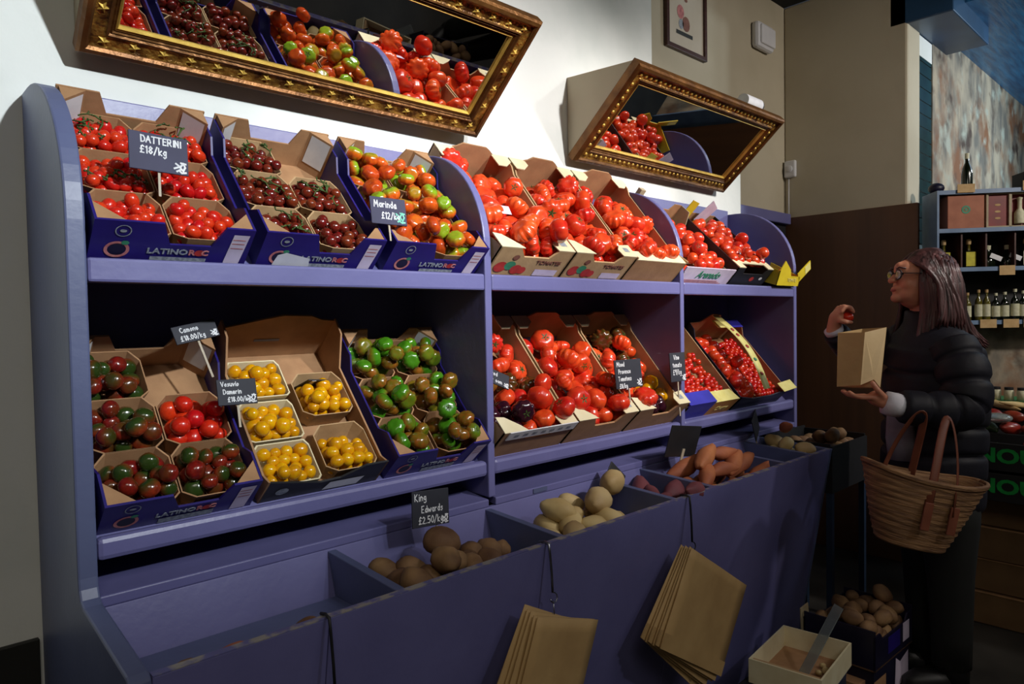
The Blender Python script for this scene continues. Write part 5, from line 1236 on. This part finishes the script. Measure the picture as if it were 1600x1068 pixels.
for i, (x, h_, m, lb) in enumerate(((.19, .15, 'oil', 'first'), (.245, .165, 'oil', 'second'), (.285, .165, 'oil', 'third'), (.33, .145, 'bottle', 'fourth'), (.375, .15, 'bottle', 'fifth'), (.425, .165, 'bottle', 'sixth'), (.465, .155, 'bottle', 'seventh'), (.51, .14, 'oil', 'eighth'), (.56, .16, 'oil', 'ninth'))):
    bottle(x, 1.353, h_, .018 if i < 3 else .020, m, 'palelabel', '%s oil bottle from the left with a pale label on the lowest shelf' % lb, gp, cap='tag' if i < 3 else 'palelabel')

# ------------------------------------------------------------------ produce counter, crates and cartons under the bottle shelves
t = empty('produce_counter', T(4.15, .55, 0), 'green edged stepped counter below the bottle shelves', 'counter')
MB().box((-.10, -.95, 0), (.10, .38, .95)).build('body', M_['shelfblue'], t)
MB().box((-.12, -.95, .95), (.12, .40, .97)).build('top_board', M_['greenedge'], t)
MB().prism([(-.33, .80), (-.10, .93), (-.10, .91), (-.33, .78)], -.95, .34, 'y').build('sloped_board', M_['black'], t)
jar_me = MB().lathe([(0, 0), (.020, 0), (.021, .045), (.017, .052), (0, .052)], 12).mesh('jar', M_['palelabel'], True)
lid_me = MB().lathe([(0, .05), (.019, .05), (.019, .062), (0, .062)], 12).mesh('lid', M_['black'])
for i in range(12):
    o = inst('jar', jar_me, T(4.06, .86-.052*i, .971)); tag(o, 'small jar with a pale label in the row on the green edged counter', 'jar', 'jars on the counter'); inst('lid', lid_me, Matrix(), o)
# produce on the slope
rr = random.Random(41)
veg = [tuber_mesh('vegetable', M_['veg_red'], .03, .028, .05, s+50, .1) for s in range(2)]; grn = [tuber_mesh('vegetable', M_['veg_green'], .028, .026, .06, s+60, .2) for s in range(2)]
cuc = [tuber_mesh('vegetable', M_['pot_white'], .016, .016, .10, s+70, .1) for s in range(2)]
for i in range(9):
    for j in range(3):
        y = .84-.085*i+rr.uniform(-.01, .01); x = 3.84+.085*j; z = .81+.045*j+.055
        mm, lb, gp, ct = ((cuc, 'long pale vegetable at the top of the sloped counter', 'pale vegetables on the slope', 'vegetable') if j == 2 else (veg, 'dark red pepper heaped on the sloped counter', 'red peppers on the slope', 'pepper') if (i+j) % 3 else (grn, 'dark green vegetable on the sloped counter', 'green vegetables on the slope', 'vegetable'))
        o = inst('vegetable', mm[i % 2], T(x, y, z) @ R('Z', rr.uniform(0, 180)) @ R('Y', 80) @ S(rr.uniform(.9, 1.1))); tag(o, lb, ct, gp)
o = MB().ell((0, 0, 0), (.05, .06, .022), 18, 10).build('wrapped_pack', M_['plasticwrap'], None, True, M=T(3.80, .80, .915)); tag(o, 'shiny clear wrapped pack on the produce beside the woman', 'bag')
YN = .705
# two black crates with green letters
for k, z in enumerate((.597, .727)):
    t = empty('produce_crate', T(3.66, .30, z), '%s black crate with green NOU lettering beside the woman' % ['lower', 'upper'][k], 'crate')
    MB().box((-.14, -.6, 0), (.14, .58, .008)).build('base', M_['black'], t)
    for lo, hi in (((-.148, -.6, 0), (-.14, .58, .118)), ((.14, -.6, 0), (.148, .58, .118)), ((-.14, -.6, .008), (.14, -.592, .118)), ((-.14, .572, .008), (.14, .58, .118))): MB().box(lo, hi).build('side_wall', M_['black'], t, bevel=.002)
    for y in (YN-.30, YN-.30-.45): inst('lettering', text_mesh('NOU', .082, M_['greenneon'], bold=.003, sx=1.2), T(-.1495, y, .062) @ R('Z', -90) @ FT, t)
    mb = MB(); mb.box((-.1505, YN-.18, .05), (-.1492, YN-.15, .066)); mb.build('green_dash', M_['greenneon'], t)
for i in range(22):
    o = inst('vegetable', (grn if i % 3 else veg)[i % 2], T(3.57+.06*(i % 4), .80-.045*i, .790+.015*(i % 2)) @ R('Z', rr.uniform(0, 180)) @ R('Y', 85) @ S(.8)); tag(o, 'dark vegetable in the upper black crate with green lettering', 'vegetable', 'vegetables in the black crate')
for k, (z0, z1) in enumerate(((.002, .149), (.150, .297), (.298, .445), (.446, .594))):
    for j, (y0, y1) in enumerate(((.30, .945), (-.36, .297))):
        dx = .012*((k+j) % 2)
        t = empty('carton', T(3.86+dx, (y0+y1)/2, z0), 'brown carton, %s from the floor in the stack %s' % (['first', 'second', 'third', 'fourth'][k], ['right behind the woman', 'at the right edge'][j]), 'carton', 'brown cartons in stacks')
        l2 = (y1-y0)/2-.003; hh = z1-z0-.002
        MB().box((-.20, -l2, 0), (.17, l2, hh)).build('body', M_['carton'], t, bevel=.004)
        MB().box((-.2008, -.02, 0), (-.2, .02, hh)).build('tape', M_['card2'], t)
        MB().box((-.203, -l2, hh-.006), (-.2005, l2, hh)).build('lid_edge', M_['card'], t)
